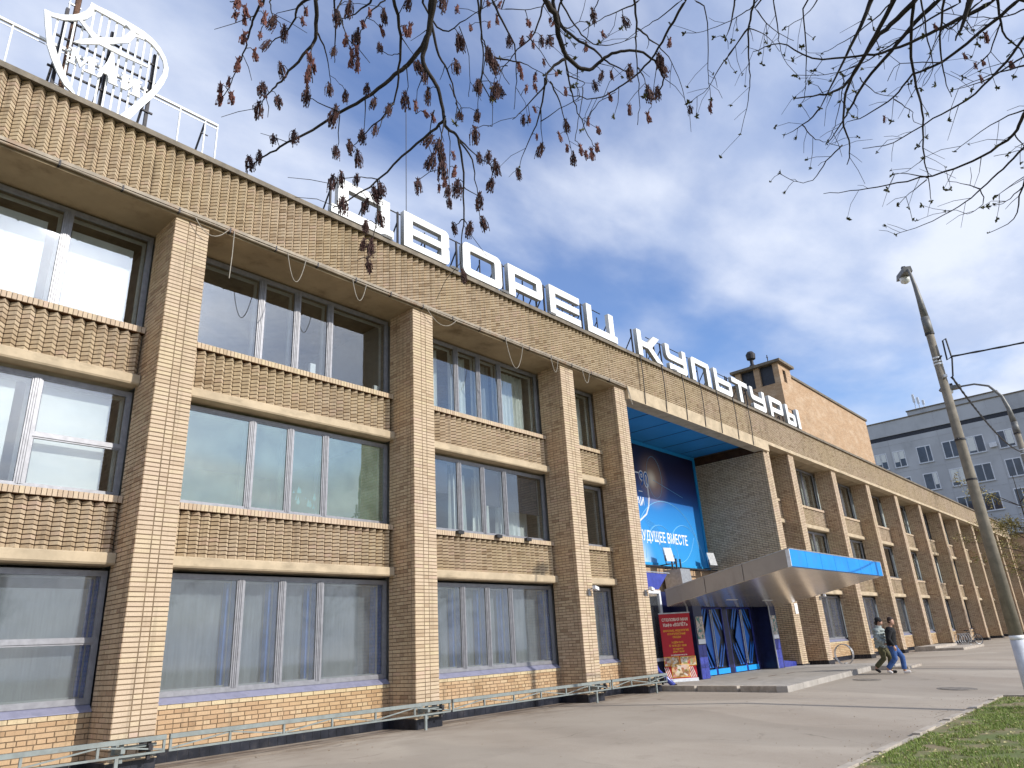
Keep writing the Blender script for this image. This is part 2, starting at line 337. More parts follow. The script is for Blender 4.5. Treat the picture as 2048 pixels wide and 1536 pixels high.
# ------------------------------------------------------------------ ground
def asphalt():
    m, nt, b = newmat('asphalt_old'); p = pos(nt)
    n0 = noise(nt, p, .35, 6, .6, (1,.45,1)); n1_ = noise(nt, p, 2.2, 6, .65); n2_ = noise(nt, p, 60, 3, .6)
    c = mixc(nt, rng(nt, n0, .3, .72, 0, 1), (.285,.235,.185), (.40,.345,.28))
    c = mixc(nt, rng(nt, n1_, .52, .78, 0, .5), c, (.235,.195,.15))
    c = mixc(nt, rng(nt, n2_, .3, .75, 0, .35), c, (.46,.41,.34))
    wob = node(nt, 'ShaderNodeTexNoise'); wob.inputs['Scale'].default_value = 1.2; wob.inputs['Detail'].default_value = 5; nt.links.new(p, wob.inputs['Vector'])
    off = node(nt, 'ShaderNodeVectorMath', operation='MULTIPLY_ADD'); nt.links.new(wob.outputs['Color'], off.inputs[0]); off.inputs[1].default_value = (.9,.9,0); nt.links.new(p, off.inputs[2])
    vor = node(nt, 'ShaderNodeTexVoronoi', feature='DISTANCE_TO_EDGE'); vor.inputs['Scale'].default_value = .33; nt.links.new(off.outputs[0], vor.inputs['Vector'])
    crk = node(nt, 'ShaderNodeMath', operation='MULTIPLY'); nt.links.new(rng(nt, vor.outputs['Distance'], 0, .008, 1, 0), crk.inputs[0]); nt.links.new(rng(nt, noise(nt, p, .45, 3), .52, .64, 0, .55), crk.inputs[1])
    c = mixc(nt, crk.outputs[0], c, (.10,.08,.06))
    patch = noise(nt, p, .16, 2, .4, (1,.6,1)); c = mixc(nt, rng(nt, patch, .55, .57, 0, .30), c, (.22,.19,.155))
    grit = noise(nt, p, 300, 2, .5); c = mixc(nt, rng(nt, grit, .62, .72, 0, .5), c, (.16,.13,.10))
    wet = noise(nt, p, .55, 6, .7, (1,2.2,1)); c = mixc(nt, rng(nt, wet, .60, .72, 0, .45), c, (.19,.155,.12))
    s = node(nt, 'ShaderNodeSeparateXYZ'); nt.links.new(p, s.inputs[0])
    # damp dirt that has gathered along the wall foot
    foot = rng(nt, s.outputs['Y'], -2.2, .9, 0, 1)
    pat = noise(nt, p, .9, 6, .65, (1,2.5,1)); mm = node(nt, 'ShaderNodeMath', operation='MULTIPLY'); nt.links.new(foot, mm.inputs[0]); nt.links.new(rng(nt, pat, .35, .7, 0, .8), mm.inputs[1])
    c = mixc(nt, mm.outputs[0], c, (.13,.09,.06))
    nt.links.new(c, b.inputs['Base Color']); b.inputs['Roughness'].default_value = .88; b.inputs['Specular IOR Level'].default_value = .25
    bump(nt, b, n2_, .35, .006); return m
M['asphalt'] = asphalt()
def soil():
    m, nt, b = newmat('lawn_soil'); p = pos(nt)
    c = mixc(nt, rng(nt, noise(nt, p, 1.6, 6, .65), .35, .65, 0, 1), (.115,.145,.038), (.22,.175,.095))
    nt.links.new(c, b.inputs['Base Color']); b.inputs['Roughness'].default_value = .95; bump(nt, b, noise(nt, p, 40, 4), .6, .02); return m
M['soil'] = soil()
g = MB(); g.box(-900, 1200, -900, 900, -1.0, -.42); g.build('ground', M['soil'], kind='structure')
# paved forecourt: L-shaped sheet that goes round the lawn
KX, KY, LZ0 = 15.95, -8.72, -.20
def gz(y): return 0.0 if y > -4.4 else max(LZ0, LZ0*(y+4.4)/(KY+4.4))     # the forecourt falls towards the lawn
g = MB()
def sheet(x0, x1, ys_):
    g.add([(x, y, gz(y)) for y in ys_ for x in (x0, x1)], [(2*i, 2*i+1, 2*i+3, 2*i+2) for i in range(len(ys_)-1)])
sheet(-60, 200, [KY, -4.4, 30]); sheet(KX, 200, [-60, KY])
pave = g.build('pavement', M['asphalt'], kind='structure')
lawn = MB(); lawn.box(-60, KX-.12, -60, KY-.12, -.6, LZ0+.012, skip='b'); lawn.build('lawn', M['soil'], kind='structure')
# kerbstones round the lawn
kb = bpy.data.objects.new('kerb', None); COL.objects.link(kb); kb['kind'] = 'structure'
def kerbmesh(L, seed):
    rr = random.Random(seed); m = MB(); h = .035+rr.uniform(-.012,.02)
    m.box(0, L-.012, -.12, 0, -.25, h); return m.mesh('kerbstone', M['kerb'])
kms = [kerbmesh(1.0, i) for i in range(4)]
for i in range(-6, 13):
    o = link('kerbstone', kms[i % 4], kb); o.location = (KX-13+i+.0-.12, KY+random.uniform(-.012,.012), LZ0+random.uniform(-.008,.008)); o.rotation_euler = (0,0,random.uniform(-.008,.008))
for j in range(4):
    o = link('kerbstone', kms[j], kb); o.rotation_euler = (0,0,R(-90)); o.location = (KX, KY-j-.02, LZ0+random.uniform(-.01,.006))
# grass blades on the lawn
def grassmat():
    m, nt, b = newmat('grass_blade'); p = pos(nt)
    c = ramp(nt, attr(nt), [(0,(.10,.165,.022)),(.45,(.19,.265,.04)),(.8,(.30,.33,.08)),(1,(.42,.35,.17))])
    nt.links.new(c, b.inputs['Base Color']); b.inputs['Roughness'].default_value = .7
    b.inputs['Subsurface Weight'].default_value = .0; return m
M['grass'] = grassmat()
def grass():
    from mathutils import noise as mn
    gm = MB(); rr = random.Random(3)
    for i in range(78000):
        u = rr.random()**.8
        x = KX-.25-u*12.5; y = KY-.16-rr.random()**1.25*3.6
        w = mn.noise(Vector((x*.9, y*1.3, 0))); w2 = mn.noise(Vector((x*3.1, y*3.1, 5)))
        edge = (KY-y)
        if w+.6*w2 < -.12 or (edge < .45 and rr.random() > .25+edge): continue
        h = rr.uniform(.018,.05)*(1+.5*w); a = rr.uniform(0, 6.28); l = rr.uniform(.01,.045)
        dx, dy = math.cos(a), math.sin(a); wd = rr.uniform(.003,.0065)
        gm.add([(x-dy*wd, y+dx*wd, LZ0+.008),(x+dy*wd, y-dx*wd, LZ0+.008),(x+dx*l, y+dy*l, LZ0+.012+h)], [(0,1,2)], min(1,max(0,.42+.5*w2*.6+rr.gauss(0,.18))))
    for i in range(900):
        x = KX-.3-rr.random()*12; y = KY-.13-rr.random()**1.6*3.2; a = rr.uniform(0,6.28); l = rr.uniform(.015,.04); z = LZ0+.02+rr.random()*.03
        dx, dy = math.cos(a)*l, math.sin(a)*l
        gm.add([(x-dx,y-dy,z),(x+dy*.5,y-dx*.5,z+rr.uniform(0,.02)),(x+dx,y+dy,z),(x-dy*.5,y+dx*.5,z+rr.uniform(0,.02))], [(0,1,2,3)], rr.uniform(.93,1))
    return gm
o = grass().build('grass', M['grass'], kind='stuff'); o['label'] = 'patchy spring grass on the lawn at the lower right'
tag(o, 'patchy spring grass on the lawn beside the kerb', 'grass')
# covers in the asphalt
def lay(m):
    m.v = [(x, y, z+gz(y)) for x, y, z in m.v]; return m
for i, (x, y, r_, lb) in enumerate(((17.7,-7.55,.40,'round cast iron manhole cover in the asphalt near the lamp pole'),(19.7,-4.75,.34,'round cast iron manhole cover in front of the entrance platform'))):
    m = MB(); m.lathe([(r_+.06,.001),(r_+.06,.009),(r_,.010),(r_,.006)], x, y, 24); lay(m)
    t = tag(m.build('manhole_cover', M['iron']), lb, 'manhole cover')
    m = MB(); m.lathe([(r_-.012,.004),(r_-.012,.0125),(.02,.0135)], x, y, 20); lay(m); m.build('lid', M['iron'], t)

# dry leaves and grit blown along the kerb and the wall foot
M['dryleaf'] = plain('dry_leaf', (.22,.14,.07), .9, var=.5, scale=9)
lt = MB(); rl = random.Random(77)
for i in range(420):
    if i % 3: x = rl.uniform(-3, 15); y = -.05-abs(rl.gauss(0,.5)) if i % 2 else rl.uniform(-8.6,-.3)
    else: x = rl.uniform(2, KX); y = KY+.02+abs(rl.gauss(0,.35))
    l = rl.uniform(.006,.018); a = rl.uniform(0,6.28); dx, dy = math.cos(a)*l, math.sin(a)*l; z = gz(y)+.004
    lt.add([(x-dx,y-dy,z),(x+dy*.5,y-dx*.5,z+rl.uniform(.002,.014)),(x+dx,y+dy,z),(x-dy*.5,y+dx*.5,z+rl.uniform(.002,.014))], [(0,1,2,3)], rl.random())
tag(lt.build('leaf_litter', M['dryleaf'], kind='stuff'), 'scattered dry leaves and grit on the asphalt forecourt', 'litter')

# ------------------------------------------------------------------ the brick building
BL = thing('culture_palace', 'long three-storey tan brick building with projecting columns and zigzag brick bands', 'building')
CW, CD = .67, .92            # column width and depth, front face at y = 0
CH, JT = .077, .016          # course height, joint
FL = 3.25                    # storey height
Z0, ZS = .20, 9.74           # top of plinth, soffit
XEND = 92.0
KS = [-1, 0, 1, 2, 2.5, 4.5, 5, 6, 7, 8, 9, 10, 11, 12, 13, 14, 15]
rb = random.Random(11)
def tone(): return min(1, max(0, rb.gauss(.55, .24)))
def jit(): return rb.uniform(-.0025, .0025)
def run_y(mb, x0, x1, y, z0, z1, off=0, face=-1, tn=tone):
    """stretcher bond on a face looking to -y"""
    n = int(round((z1-z0)/CH))
    for r in range(n):
        za = z0+r*CH; hdr = (r % 6 == 4); st = .132 if hdr else .262
        x = x0 - (st/2 if r % 2 else 0)
        while x < x1-.02:
            a, b_ = max(x, x0)+JT/2, min(x+st, x1)-JT/2
            if b_-a > .02:
                j = jit(); mb.box(a, b_, y+j, y+.03, za+JT/2, za+CH-JT/2, tn(), skip='k')
            x += st
def run_x(mb, x, y0, y1, z0, z1, sgn=-1, corner=True, tn=tone):
    """bond on a face looking to -x (sgn -1) or +x"""
    n = int(round((z1-z0)/CH))
    for r in range(n):
        za = z0+r*CH; y = y0
        cells = []
        if corner: cells.append((y0, y0+.128)); y = y0+.128
        st = .132 if r % 6 == 4 else .262
        yy = y - (st/2 if r % 2 else 0)
        while yy < y1-.02: cells.append((max(yy, y), min(yy+st, y1))); yy += st
        for a, b_ in cells:
            if b_-a < .03: continue
            j = jit()
            if sgn < 0: mb.box(x+j, x+.03, a+JT/2, b_-JT/2, za+JT/2, za+CH-JT/2, tn(), skip='r')
            else: mb.box(x-.03, x-j, a+JT/2, b_-JT/2, za+JT/2, za+CH-JT/2, tn(), skip='l')
# --- columns
variants = {}
def brickmesh(w, v):
    if (w, v) not in variants:
        e = .004; m = MB(); h = CH-JT; t = .12+.76*v/7
        m.add([(e,0,e),(w-e,0,e),(w-e,0,h-e),(e,0,h-e),(0,e,0),(w,e,0),(w,e,h),(0,e,h),(0,.03,0),(w,.03,0),(w,.03,h),(0,.03,h)],
              [(0,1,2,3),(4,5,1,0),(5,6,2,1),(6,7,3,2),(7,4,0,3),(8,9,5,4),(9,10,6,5),(10,11,7,6),(11,8,4,7)], t)
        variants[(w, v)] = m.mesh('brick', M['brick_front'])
    return variants[(w, v)]
FRONT = [(0, .262), (.262, .146), (.408, .262)]
def column(k):
    x = 6*k; deep = 3.6 if k == 4.5 else CD
    c = MB(); c.box(x+.010, x+CW-.010, .010, deep, Z0, ZS)
    co = c.build('column', M['mortar_dark'] if k > 2.6 else M['mortar'], BL)
    fr = MB(); sd = MB()
    n = int(round((ZS-Z0)/CH)); cnt = 0
    for r in range(n):
        za = Z0+r*CH
        for i, (a, w) in enumerate(FRONT):
            ww = round(w-.016, 3)
            if k == 0 and r >= 5 and cnt < 300:
                o = link('brick', brickmesh(ww, rb.choice((1,2,3,3,4,4,5,5,6,7))), co); o.location = (x+a+.008, jit()*.7, za+JT/2+rb.uniform(-.001,.001)); cnt += 1
            else:
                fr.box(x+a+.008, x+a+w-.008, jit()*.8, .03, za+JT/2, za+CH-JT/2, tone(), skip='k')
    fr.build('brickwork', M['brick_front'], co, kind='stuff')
    if k == 4.5: run_x(sd, x, 0, deep, Z0, ZS-.35, -1, True, tone); m_ = M['brick_flue']
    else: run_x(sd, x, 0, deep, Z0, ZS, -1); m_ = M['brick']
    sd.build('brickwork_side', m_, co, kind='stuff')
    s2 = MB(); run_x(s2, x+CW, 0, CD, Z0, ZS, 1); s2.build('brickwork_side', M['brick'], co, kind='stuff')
    return co
COLS = {k: column(k) for k in KS if 6*k+CW < XEND}
# --- black tiled plinth
pl = MB()
for k in KS:
    x = 6*k; pl.box(x-.03, x+CW+.03, -.03, CD, -.1, Z0-.006)
pl.box(-12, 15.7, CD-.035, 1.2, -.1, Z0-.012); pl.box(27.6, XEND, CD-.035, 1.2, -.1, Z0-.012)
plo = pl.build('plinth', M['grout'], BL)
tm = {}
def tile(w):
    w = round(w, 3)
    if w not in tm:
        m = MB(); m.box(0, w, 0, .012, .0, .192); tm[w] = m.mesh('tile', M['tile'])
    return tm[w]
far = MB()
def tiles_y(x0, x1, y, single):
    n = max(1, int(round((x1-x0)/.185))); w = (x1-x0)/n
    for i in range(n):
        if single:
            o = link('tile', tile(w-.007), plo); o.location = (x0+i*w+.0035, y-.010+rb.uniform(-.001,.001), .004)
        else: far.box(x0+i*w+.0035, x0+(i+1)*w-.0035, y-.010, y+.004, .004, .196, .5)
def tiles_x(x, y0, y1, single):
    n = max(1, int(round((y1-y0)/.185))); w = (y1-y0)/n
    for i in range(n):
        if single:
            o = link('tile', tile(w-.007), plo); o.rotation_euler = (0,0,R(-90)); o.location = (x-.010+rb.uniform(-.001,.001), y0+(i+1)*w-.0035, .004)
        else: far.box(x-.010, x+.004, y0+i*w+.0035, y0+(i+1)*w-.0035, .004, .196, .5)
for i, k in enumerate(KS):
    if 6*k+CW >= XEND: continue
    near = -.5 < k < 2.6
    tiles_y(6*k-.03, 6*k+CW+.03, -.03, near); tiles_x(6*k-.03, -.03, CD-.04, near)
    if k != 2.5 and i+1 < len(KS): tiles_y(6*k+CW+.03, min(6*KS[i+1]-.03, XEND), CD-.035, -1.5 < k < 2.6)
far.build('far_tiles', M['tile'], plo, kind='stuff')
# top ledge of the plinth
for k in KS:
    if 6*k+CW < XEND: lg = MB(); lg.box(6*k-.045, 6*k+CW+.035, -.045, 0.0, Z0-.004, Z0+.010); lg.build('plinth_ledge', M['concrete'], plo)

# --- zigzag brickwork
TP, TD = .1935, .112
def zigzag(x0, x1, ytip, z0, z1, name, parent_name, mortar, mat):
    n = int(round((x1-x0)/TP)); tp = (x1-x0)/n; N = int((z1-z0)/CH); ch = (z1-z0)/N
    c = MB(); pts = []
    for i in range(n):
        pts += [(x0+i*tp, ytip+TD), (x0+(i+.5)*tp, ytip)]
    pts.append((x1, ytip+TD)); pts = [(a, b_+.022) for a, b_ in pts]
    vs_ = [(a, b_, z0) for a, b_ in pts]+[(a, b_, z1) for a, b_ in pts]; L = len(pts)
    c.add(vs_, [(i, i+1, L+i+1, L+i) for i in range(L-1)])
    c.box(x0, x1, ytip+TD+.024, ytip+TD+.16, z0, z1)
    co = c.build(parent_name, mortar, BL)
    b_ = MB()
    for r in range(N):
        za, zb = z0+r*ch+.0095, z0+(r+1)*ch-.0095
        for i in range(n):
            a = x0+i*tp+.005; e = x0+(i+1)*tp-.005; mx_ = x0+(i+.5)*tp; yt = ytip+rb.uniform(-.003,.003); yv = ytip+TD
            b_.add([(a,yv,za),(mx_,yt,za),(e,yv,za),(a,yv,zb),(mx_,yt,zb),(e,yv,zb)], [(0,1,4,3),(1,2,5,4),(0,2,1),(3,4,5)], tone())
    b_.build(name, mat, co, kind='stuff'); return co
XL = -11.33
for (a, b_) in ((XL, 15.7), (15.7, 27.0), (27.0, XEND)):
    zigzag(a, b_, -.07, 9.90, 11.25, 'brickwork', 'frieze', M['mortar_dark'], M['brick_zig'])
m = MB(); m.box(XL, XEND+.05, -.13, .5, 11.262, 11.33); m.box(XL, XEND+.05, -.135, -.12, 11.22, 11.335); m.build('coping', M['coping'], BL)
# roof slab, soffit, end and back walls
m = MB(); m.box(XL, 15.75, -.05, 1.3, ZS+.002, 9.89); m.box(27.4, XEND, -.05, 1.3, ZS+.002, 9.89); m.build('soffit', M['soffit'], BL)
m = MB(); m.box(XL, XEND, .20, 22, 10.0, 11.2); m.build('roof_slab', M['coping'], BL)
m = MB(); m.box(XL-.4, XL, .1, 22, 0, 11.2); m.box(XEND-.3, XEND, .05, 22, 0, 11.24); m.build('end_wall', M['brick_x'], BL)
m = MB(); m.box(XL, XEND, 21.7, 22, 0, 11.2); m.build('rear_wall', M['brick_y'], BL)
# flashing strip and conduit under the left part of the frieze, concrete edge on the right
m = MB(); m.box(XL, 15.6, -.125, -.03, 9.865, 9.893); m.box(XL, 15.6, -.128, -.118, 9.83, 9.895); m.build('flashing', M['flash'], BL)
m = MB()
m.tube([(x, -.10+.006*math.sin(x*1.7), 9.80+.008*math.sin(x*2.3)) for x in np.arange(XL, 15.7, .5)], .027, 8)
m.build('conduit_pipe', M['flash'], BL, smooth=True)
m = MB()
for x in np.arange(-5.2, 15.5, 1.04): m.box(x-.015, x+.015, -.135, -.02, 9.765, 9.87)
m.build('conduit_clamps', M['dark'], BL, kind='stuff')
m = MB(); m.box(27.45, XEND, -.12, .3, 9.735, 9.892)
m.build('edge_beam', M['concrete'], BL)

# --- window bays
def frame_box(mb, x0, x1, z0, z1, y, w, d):
    mb.box(x0, x1, y, y+d, z0, z0+w); mb.box(x0, x1, y, y+d, z1-w, z1)
    mb.box(x0, x0+w, y, y+d, z0+w, z1-w); mb.box(x1-w, x1, y, y+d, z0+w, z1-w)
def wavy(x0, x1, z0, z1, y, amp, per, seed, flare=0):
    rr = random.Random(seed); m = MB(); n = max(4, int((x1-x0)/per*6)); v = []
    ph = rr.uniform(0, 6)
    for z in (z0, (z0+z1)/2, z1):
        for i in range(n+1):
            u = i/n; x = x0+(x1-x0)*u + flare*(z1-z)*(u-.5)
            v.append((x, y+amp*math.sin(u*(x1-x0)/per*6.28+ph)+amp*.4*math.sin(u*37+ph), z))
    f = [(r*(n+1)+i, r*(n+1)+i+1, (r+1)*(n+1)+i+1, (r+1)*(n+1)+i) for r in range(2) for i in range(n)]
    m.add(v, f); return m
WY = 1.0
def window(x0, x1, z0, z1, cuts, gl, inner='inner', transoms=(), far_=False, label=None):
    m = MB(); w = .065; d = .09
    frame_box(m, x0, x1, z0, z1, WY, w, d)
    edges = [x0]+list(cuts)+[x1]
    for c in cuts:
        m.box(c-.055, c+.055, WY-.006, WY+d, z0+w, z1-w)
        if not far_: m.box(c-.022, c-.012, WY-.02, WY-.006, z0+w, z1-w); m.box(c+.012, c+.022, WY-.02, WY-.006, z0+w, z1-w)
    wo_ = m.build('window', M['alu'], BL, label=label)
    for i in range(len(edges)-1):
        a = edges[i]+(w if i == 0 else .055); b_ = edges[i+1]-(w if i == len(edges)-2 else .055)
        zs = [z0+w]+[t for (j, t) in transoms if j == i]+[z1-w]
        for q in range(len(zs)-1):
            za, zb = zs[q]+(.03 if q else 0), zs[q+1]-(.03 if q < len(zs)-2 else 0)
            s = MB(); frame_box(s, a, b_, za, zb, WY+.012, .028, .05); s.build('sash', M['alu'], wo_)
            p = MB(); p.box(a+.026, b_-.026, WY+.034, WY+.039, za+.026, zb-.026); p.build('pane', M[gl], wo_)
        for q in zs[1:-1]:
            s = MB(); s.box(a, b_, WY-.004, WY+d, q-.03, q+.03); s.build('transom', M['alu'], wo_)
        if not far_:
            s = MB(); frame_box(s, a-.02, b_+.0, z0+w, z1-w, WY+.20, .055, .05); s.build('inner_frame', M['inner'], wo_)
            if inner == 'blueframe': s = MB(); s.box(b_-.045, b_-.002, WY+.095, WY+.195, z0+w, z1-w); s.box(b_-.11, b_-.002, WY+.255, WY+.40, z0+w, z1-w); s.build('inner_jamb', M[inner], wo_)
    return wo_
def bay(k, x0, x1, cuts, first_style, far_=False):
    W3 = {}
    ext = .012
    for f in range(3):
        zb = .93 if f == 0 else 4.36+FL*(f-1)       # sill level
        zt = 3.10+FL*f if f < 2 else 9.70
        # wall below the window
        if f == 0:
            c = MB(); c.box(x0, x1, .90, 1.25, 0, zb-.02); co = c.build('base_wall', M['mortar'], BL)
            b_ = MB(); run_y(b_, x0, x1, .888, Z0, Z0+CH*8, tn=lambda: min(.84, max(0, rb.gauss(.5,.22))))
            x = x0
            while x < x1-.05:
                b_.box(x+.006, min(x+.262, x1)-.006, .882+jit(), .93, Z0+CH*8+.006, Z0+CH*9-.004, rb.uniform(.9,1), skip='k'); x += .262
            b_.build('brickwork', M['brick_base'], co, kind='stuff')
            s = MB(); v = [(x0,.868,zb-.02),(x1,.868,zb-.02),(x1,WY+.01,zb+.075),(x0,WY+.01,zb+.075),(x0,.868,zb-.035),(x1,.868,zb-.035)]
            s.add(v, [(0,1,2,3),(4,5,1,0)]); s.box(x0, x1, WY+.01, WY+.3, zb-.03, zb+.07); s.build('window_sill', M['sill'], BL); zw = zb+.08
        else:
            base = 3.17+FL*(f-1)
            bm_ = MB(); x1b = x1-.0; y0 = .70
            bm_.add([(x0+ext,y0+.02,base),(x1b-ext,y0+.02,base),(x1b-ext,y0,base+.03),(x0+ext,y0,base+.03),(x0+ext,y0,base+.175),(x1b-ext,y0,base+.175),(x1b-ext,y0+.03,base+.20),(x0+ext,y0+.03,base+.20),
                     (x0+ext,1.25,base+.20),(x1b-ext,1.25,base+.20),(x1b-ext,1.25,base),(x0+ext,1.25,base)],
                    [(0,1,2,3),(3,2,5,4),(4,5,6,7),(7,6,9,8),(11,10,1,0),(0,3,4,7,8,11),(1,10,9,6,5,2)]); bm_.build('lintel_beam', M['concrete'], BL)
            sp = zigzag(x0+ext, x1-ext, .775, base+.203, base+1.05, 'brickwork', 'spandrel', M['mortar_dark'], M['brick_zig'])
            c = MB(); c.box(x0+ext, x1-ext, .772, 1.25, base+1.054, base+1.178); so_ = c.build('soldier_course', M['mortar_dark'], BL)
            b_ = MB(); n = int((x1-x0-2*ext)/.077); w = (x1-x0-2*ext)/n
            for i in range(n): b_.box(x0+ext+i*w+.005, x0+ext+(i+1)*w-.005, .745+jit(), .80, base+1.058, base+1.176, tone(), skip='k')
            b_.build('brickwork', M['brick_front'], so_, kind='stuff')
            zw = base+1.195
        W3[f] = (zw, zt)
    return W3
CUT = [1.78, 2.68, 3.58]
curt = random.Random(5)
bays = []
KK = [k for k in KS if 6*k+CW < XEND]
for i, k in enumerate(KK[:-1]+[KK[-1]]):
    if k == 2.5: continue
    x0 = 6*k+CW; x1 = 6*KK[i+1] if i+1 < len(KK) else XEND-.3
    if k == -1: cuts = {0: [-4.4], 1: [-3.3, -1.53], 2: [-3.3, -1.53]}
    elif k in (2, 4.5): cuts = {f: [x0+.78] for f in range(3)}
    else: cuts = {f: [x0+CUT[0]+(0,.05,.1)[f]*0, x0+CUT[1], x0+CUT[2]] for f in range(3)}
    if x0 > 29 and x1-x0 > 3: cuts = {f: [x0+CUT[0], x0+CUT[1], x0+CUT[2]] for f in range(3)}
    if x1-x0 < 1.5: cuts = {f: [] for f in range(3)}
    far_ = k > 6.5
    W3 = bay(k, x0, x1, cuts, None, far_)
    for f in range(3):
        zw, zt = W3[f]
        gl = {0: 'glassfilm', 1: 'glass', 2: 'glass'}[f]
        tr = []
        if k == 0 and f == 1: gl = 'glassgreen'
        if k == -1: tr = {0: [(1, 1.97)], 1: [(2, 5.28)], 2: []}[f]
        if k >= 7 and curt.random() < .35: tr = [(0, zw+1.1)]
        wo_ = window(x0, x1, zw, zt, cuts[f], gl, 'blueframe' if f == 0 else 'inner', tr, far_)
        # what hangs behind the glass
        ed = [x0]+cuts[f]+[x1]
        if k == -1:
            for q in range(len(ed)-1):
                m = MB(); top = .04 if f == 1 else .28
                m.box(ed[q]+.16, ed[q+1]-.18-.07*(f > 0), WY+.28, WY+.285, zw+.05, zt-top); m.build('blind', M['blind' if f else 'greycloth'], wo_)
        elif f == 0:
            for q in range(len(ed)-1):
                w_ = ed[q+1]-ed[q]
                m = wavy(ed[q]+.05, ed[q+1]-.12, zw+.03, zt-.05, WY+.42, .015, .22, q+k); m.build('curtain', M['greycloth'], wo_)
                if curt.random() < .3:
                    m = wavy(ed[q+1]-.26, ed[q+1]-.13, zw+.03, zt-.05, WY+.33, .02, .11, q); m.build('curtain', M['bluecloth'], wo_)
        elif k == 1 and f == 1:
            for q, (a, b_) in enumerate(((.05,1.2),(1.95,2.45),(2.75,3.35),(3.75,4.55))):
                m = wavy(x0+a, x0+b_, zw+.02, zt-.25, WY+.55, .05, .19, q*3, .08); m.build('curtain', M['curtain'], wo_)
            for a, b_, zc in ((.10,1.42,1.02),(2.74,3.42,.86),(3.68,5.1,.78)):
                m = MB(); m.box(x0+a, x0+b_, WY+.10, WY+.103, zw+zc, zt-.12); m.build('dark_sheet', M['blackprint'], wo_)
            m = MB(); m.box(x1-1.02, x1-.2, WY+.60, WY+.605, zw+.02, zt-.6); m.build('blind', M['blind'], wo_)
        elif far_ or curt.random() < .6:
            if not (k == 0):
                for q in range(len(ed)-1):
                    if curt.random() < .9:
                        w_ = ed[q+1]-ed[q]; a = ed[q]+.1+curt.random()*.3*w_
                        m = wavy(a, min(ed[q+1]-.1, a+w_*.7), zw+.03, zt-.1, WY+.42, .03, .16, q); m.build('curtain', M['curtain' if curt.random() < .75 else 'greycloth'], wo_)
        if k == 0 and f == 2:
            for a, h_ in ((3.15,.32),(5.0,.2)):
                m = MB(); m.box(x0+a, x0+a+.14, WY+.12, WY+.20, zw+.07, zw+.07+h_); m.build('box_on_sill', M['printwhite'], wo_)
        if k == 0 and f == 1:
            m = MB()
            for q in range(11):
                cx = x0+2.84+curt.random()*.55; cz = zw+.22+curt.random()*.34; r_ = .012+.035*curt.random()
                m.lathe([(r_*.2, cz+r_*2.4),(r_*.5, cz+r_),(r_, cz),(r_*.6, cz-r_)], cx, 0, 8)
            mm_ = m.mesh('window_sticker', M['printcyan']); mm_.transform(Matrix.Translation((0, WY+.05, 0)) @ Matrix.Diagonal((1,.05,1,1))); link('window_sticker', mm_, wo_, label='cluster of pale blue drop shaped stickers')
# rooms behind the windows
m = MB()
for (a, b_) in ((XL, 15.6), (27.7, XEND-.3)):
    for z in (0.0, 3.30, 6.55): m.box(a, b_, 1.26, 6.5, z, z+.75 if z else .2)
    m.box(a, b_, 6.5, 6.7, 0, 9.9)
for k in KK:
    if k in (2.5, 4.5): continue
    m.box(6*k+.2, 6*k+.4, 1.26, 6.5, .2, 9.9)
m.box(15.3, 15.6, 1.26, 6.5, 0, 9.9)
m.build('interior_rooms', M['room'], BL)
m = MB(); m.box(5.94, 6.02, 1.3, 5.5, 4.06, 6.5); m.box(.7, 5.9, 6.3, 6.45, 4.06, 6.5); m.build('interior_wall', M['green'], BL, label='bright green painted room wall')

# --- entrance recess between the two inner columns
EX0, EX1, EY = 15.67, 27.0, 3.58
m = MB(); m.box(EX0-.02, EX1+.46, -.125, .42, 9.40, 9.888); m.build('lintel', M['concrete'], BL)
m = MB(); m.box(EX0, EX1, .42, EY, 9.80, 9.86); ce = m.build('entrance_ceiling', M['ceilblue'], BL)
m = MB()
for x in (17.2, 18.9, 20.6, 22.3, 24.0, 25.7): m.box(x-.012, x+.012, .44, EY-.1, 9.788, 9.799)
m.build('ceiling_seams', M['navy'], ce, kind='stuff')
m = MB(); m.box(EX0, EX1, EY, EY+.3, 0, 9.85); m.build('recess_wall', M['brick_y'], BL)
m = MB(); m.box(EX0-.35, EX0-.02, CD, EY, 0, 9.8); m.build('recess_side_wall', M['brick_x'], BL)
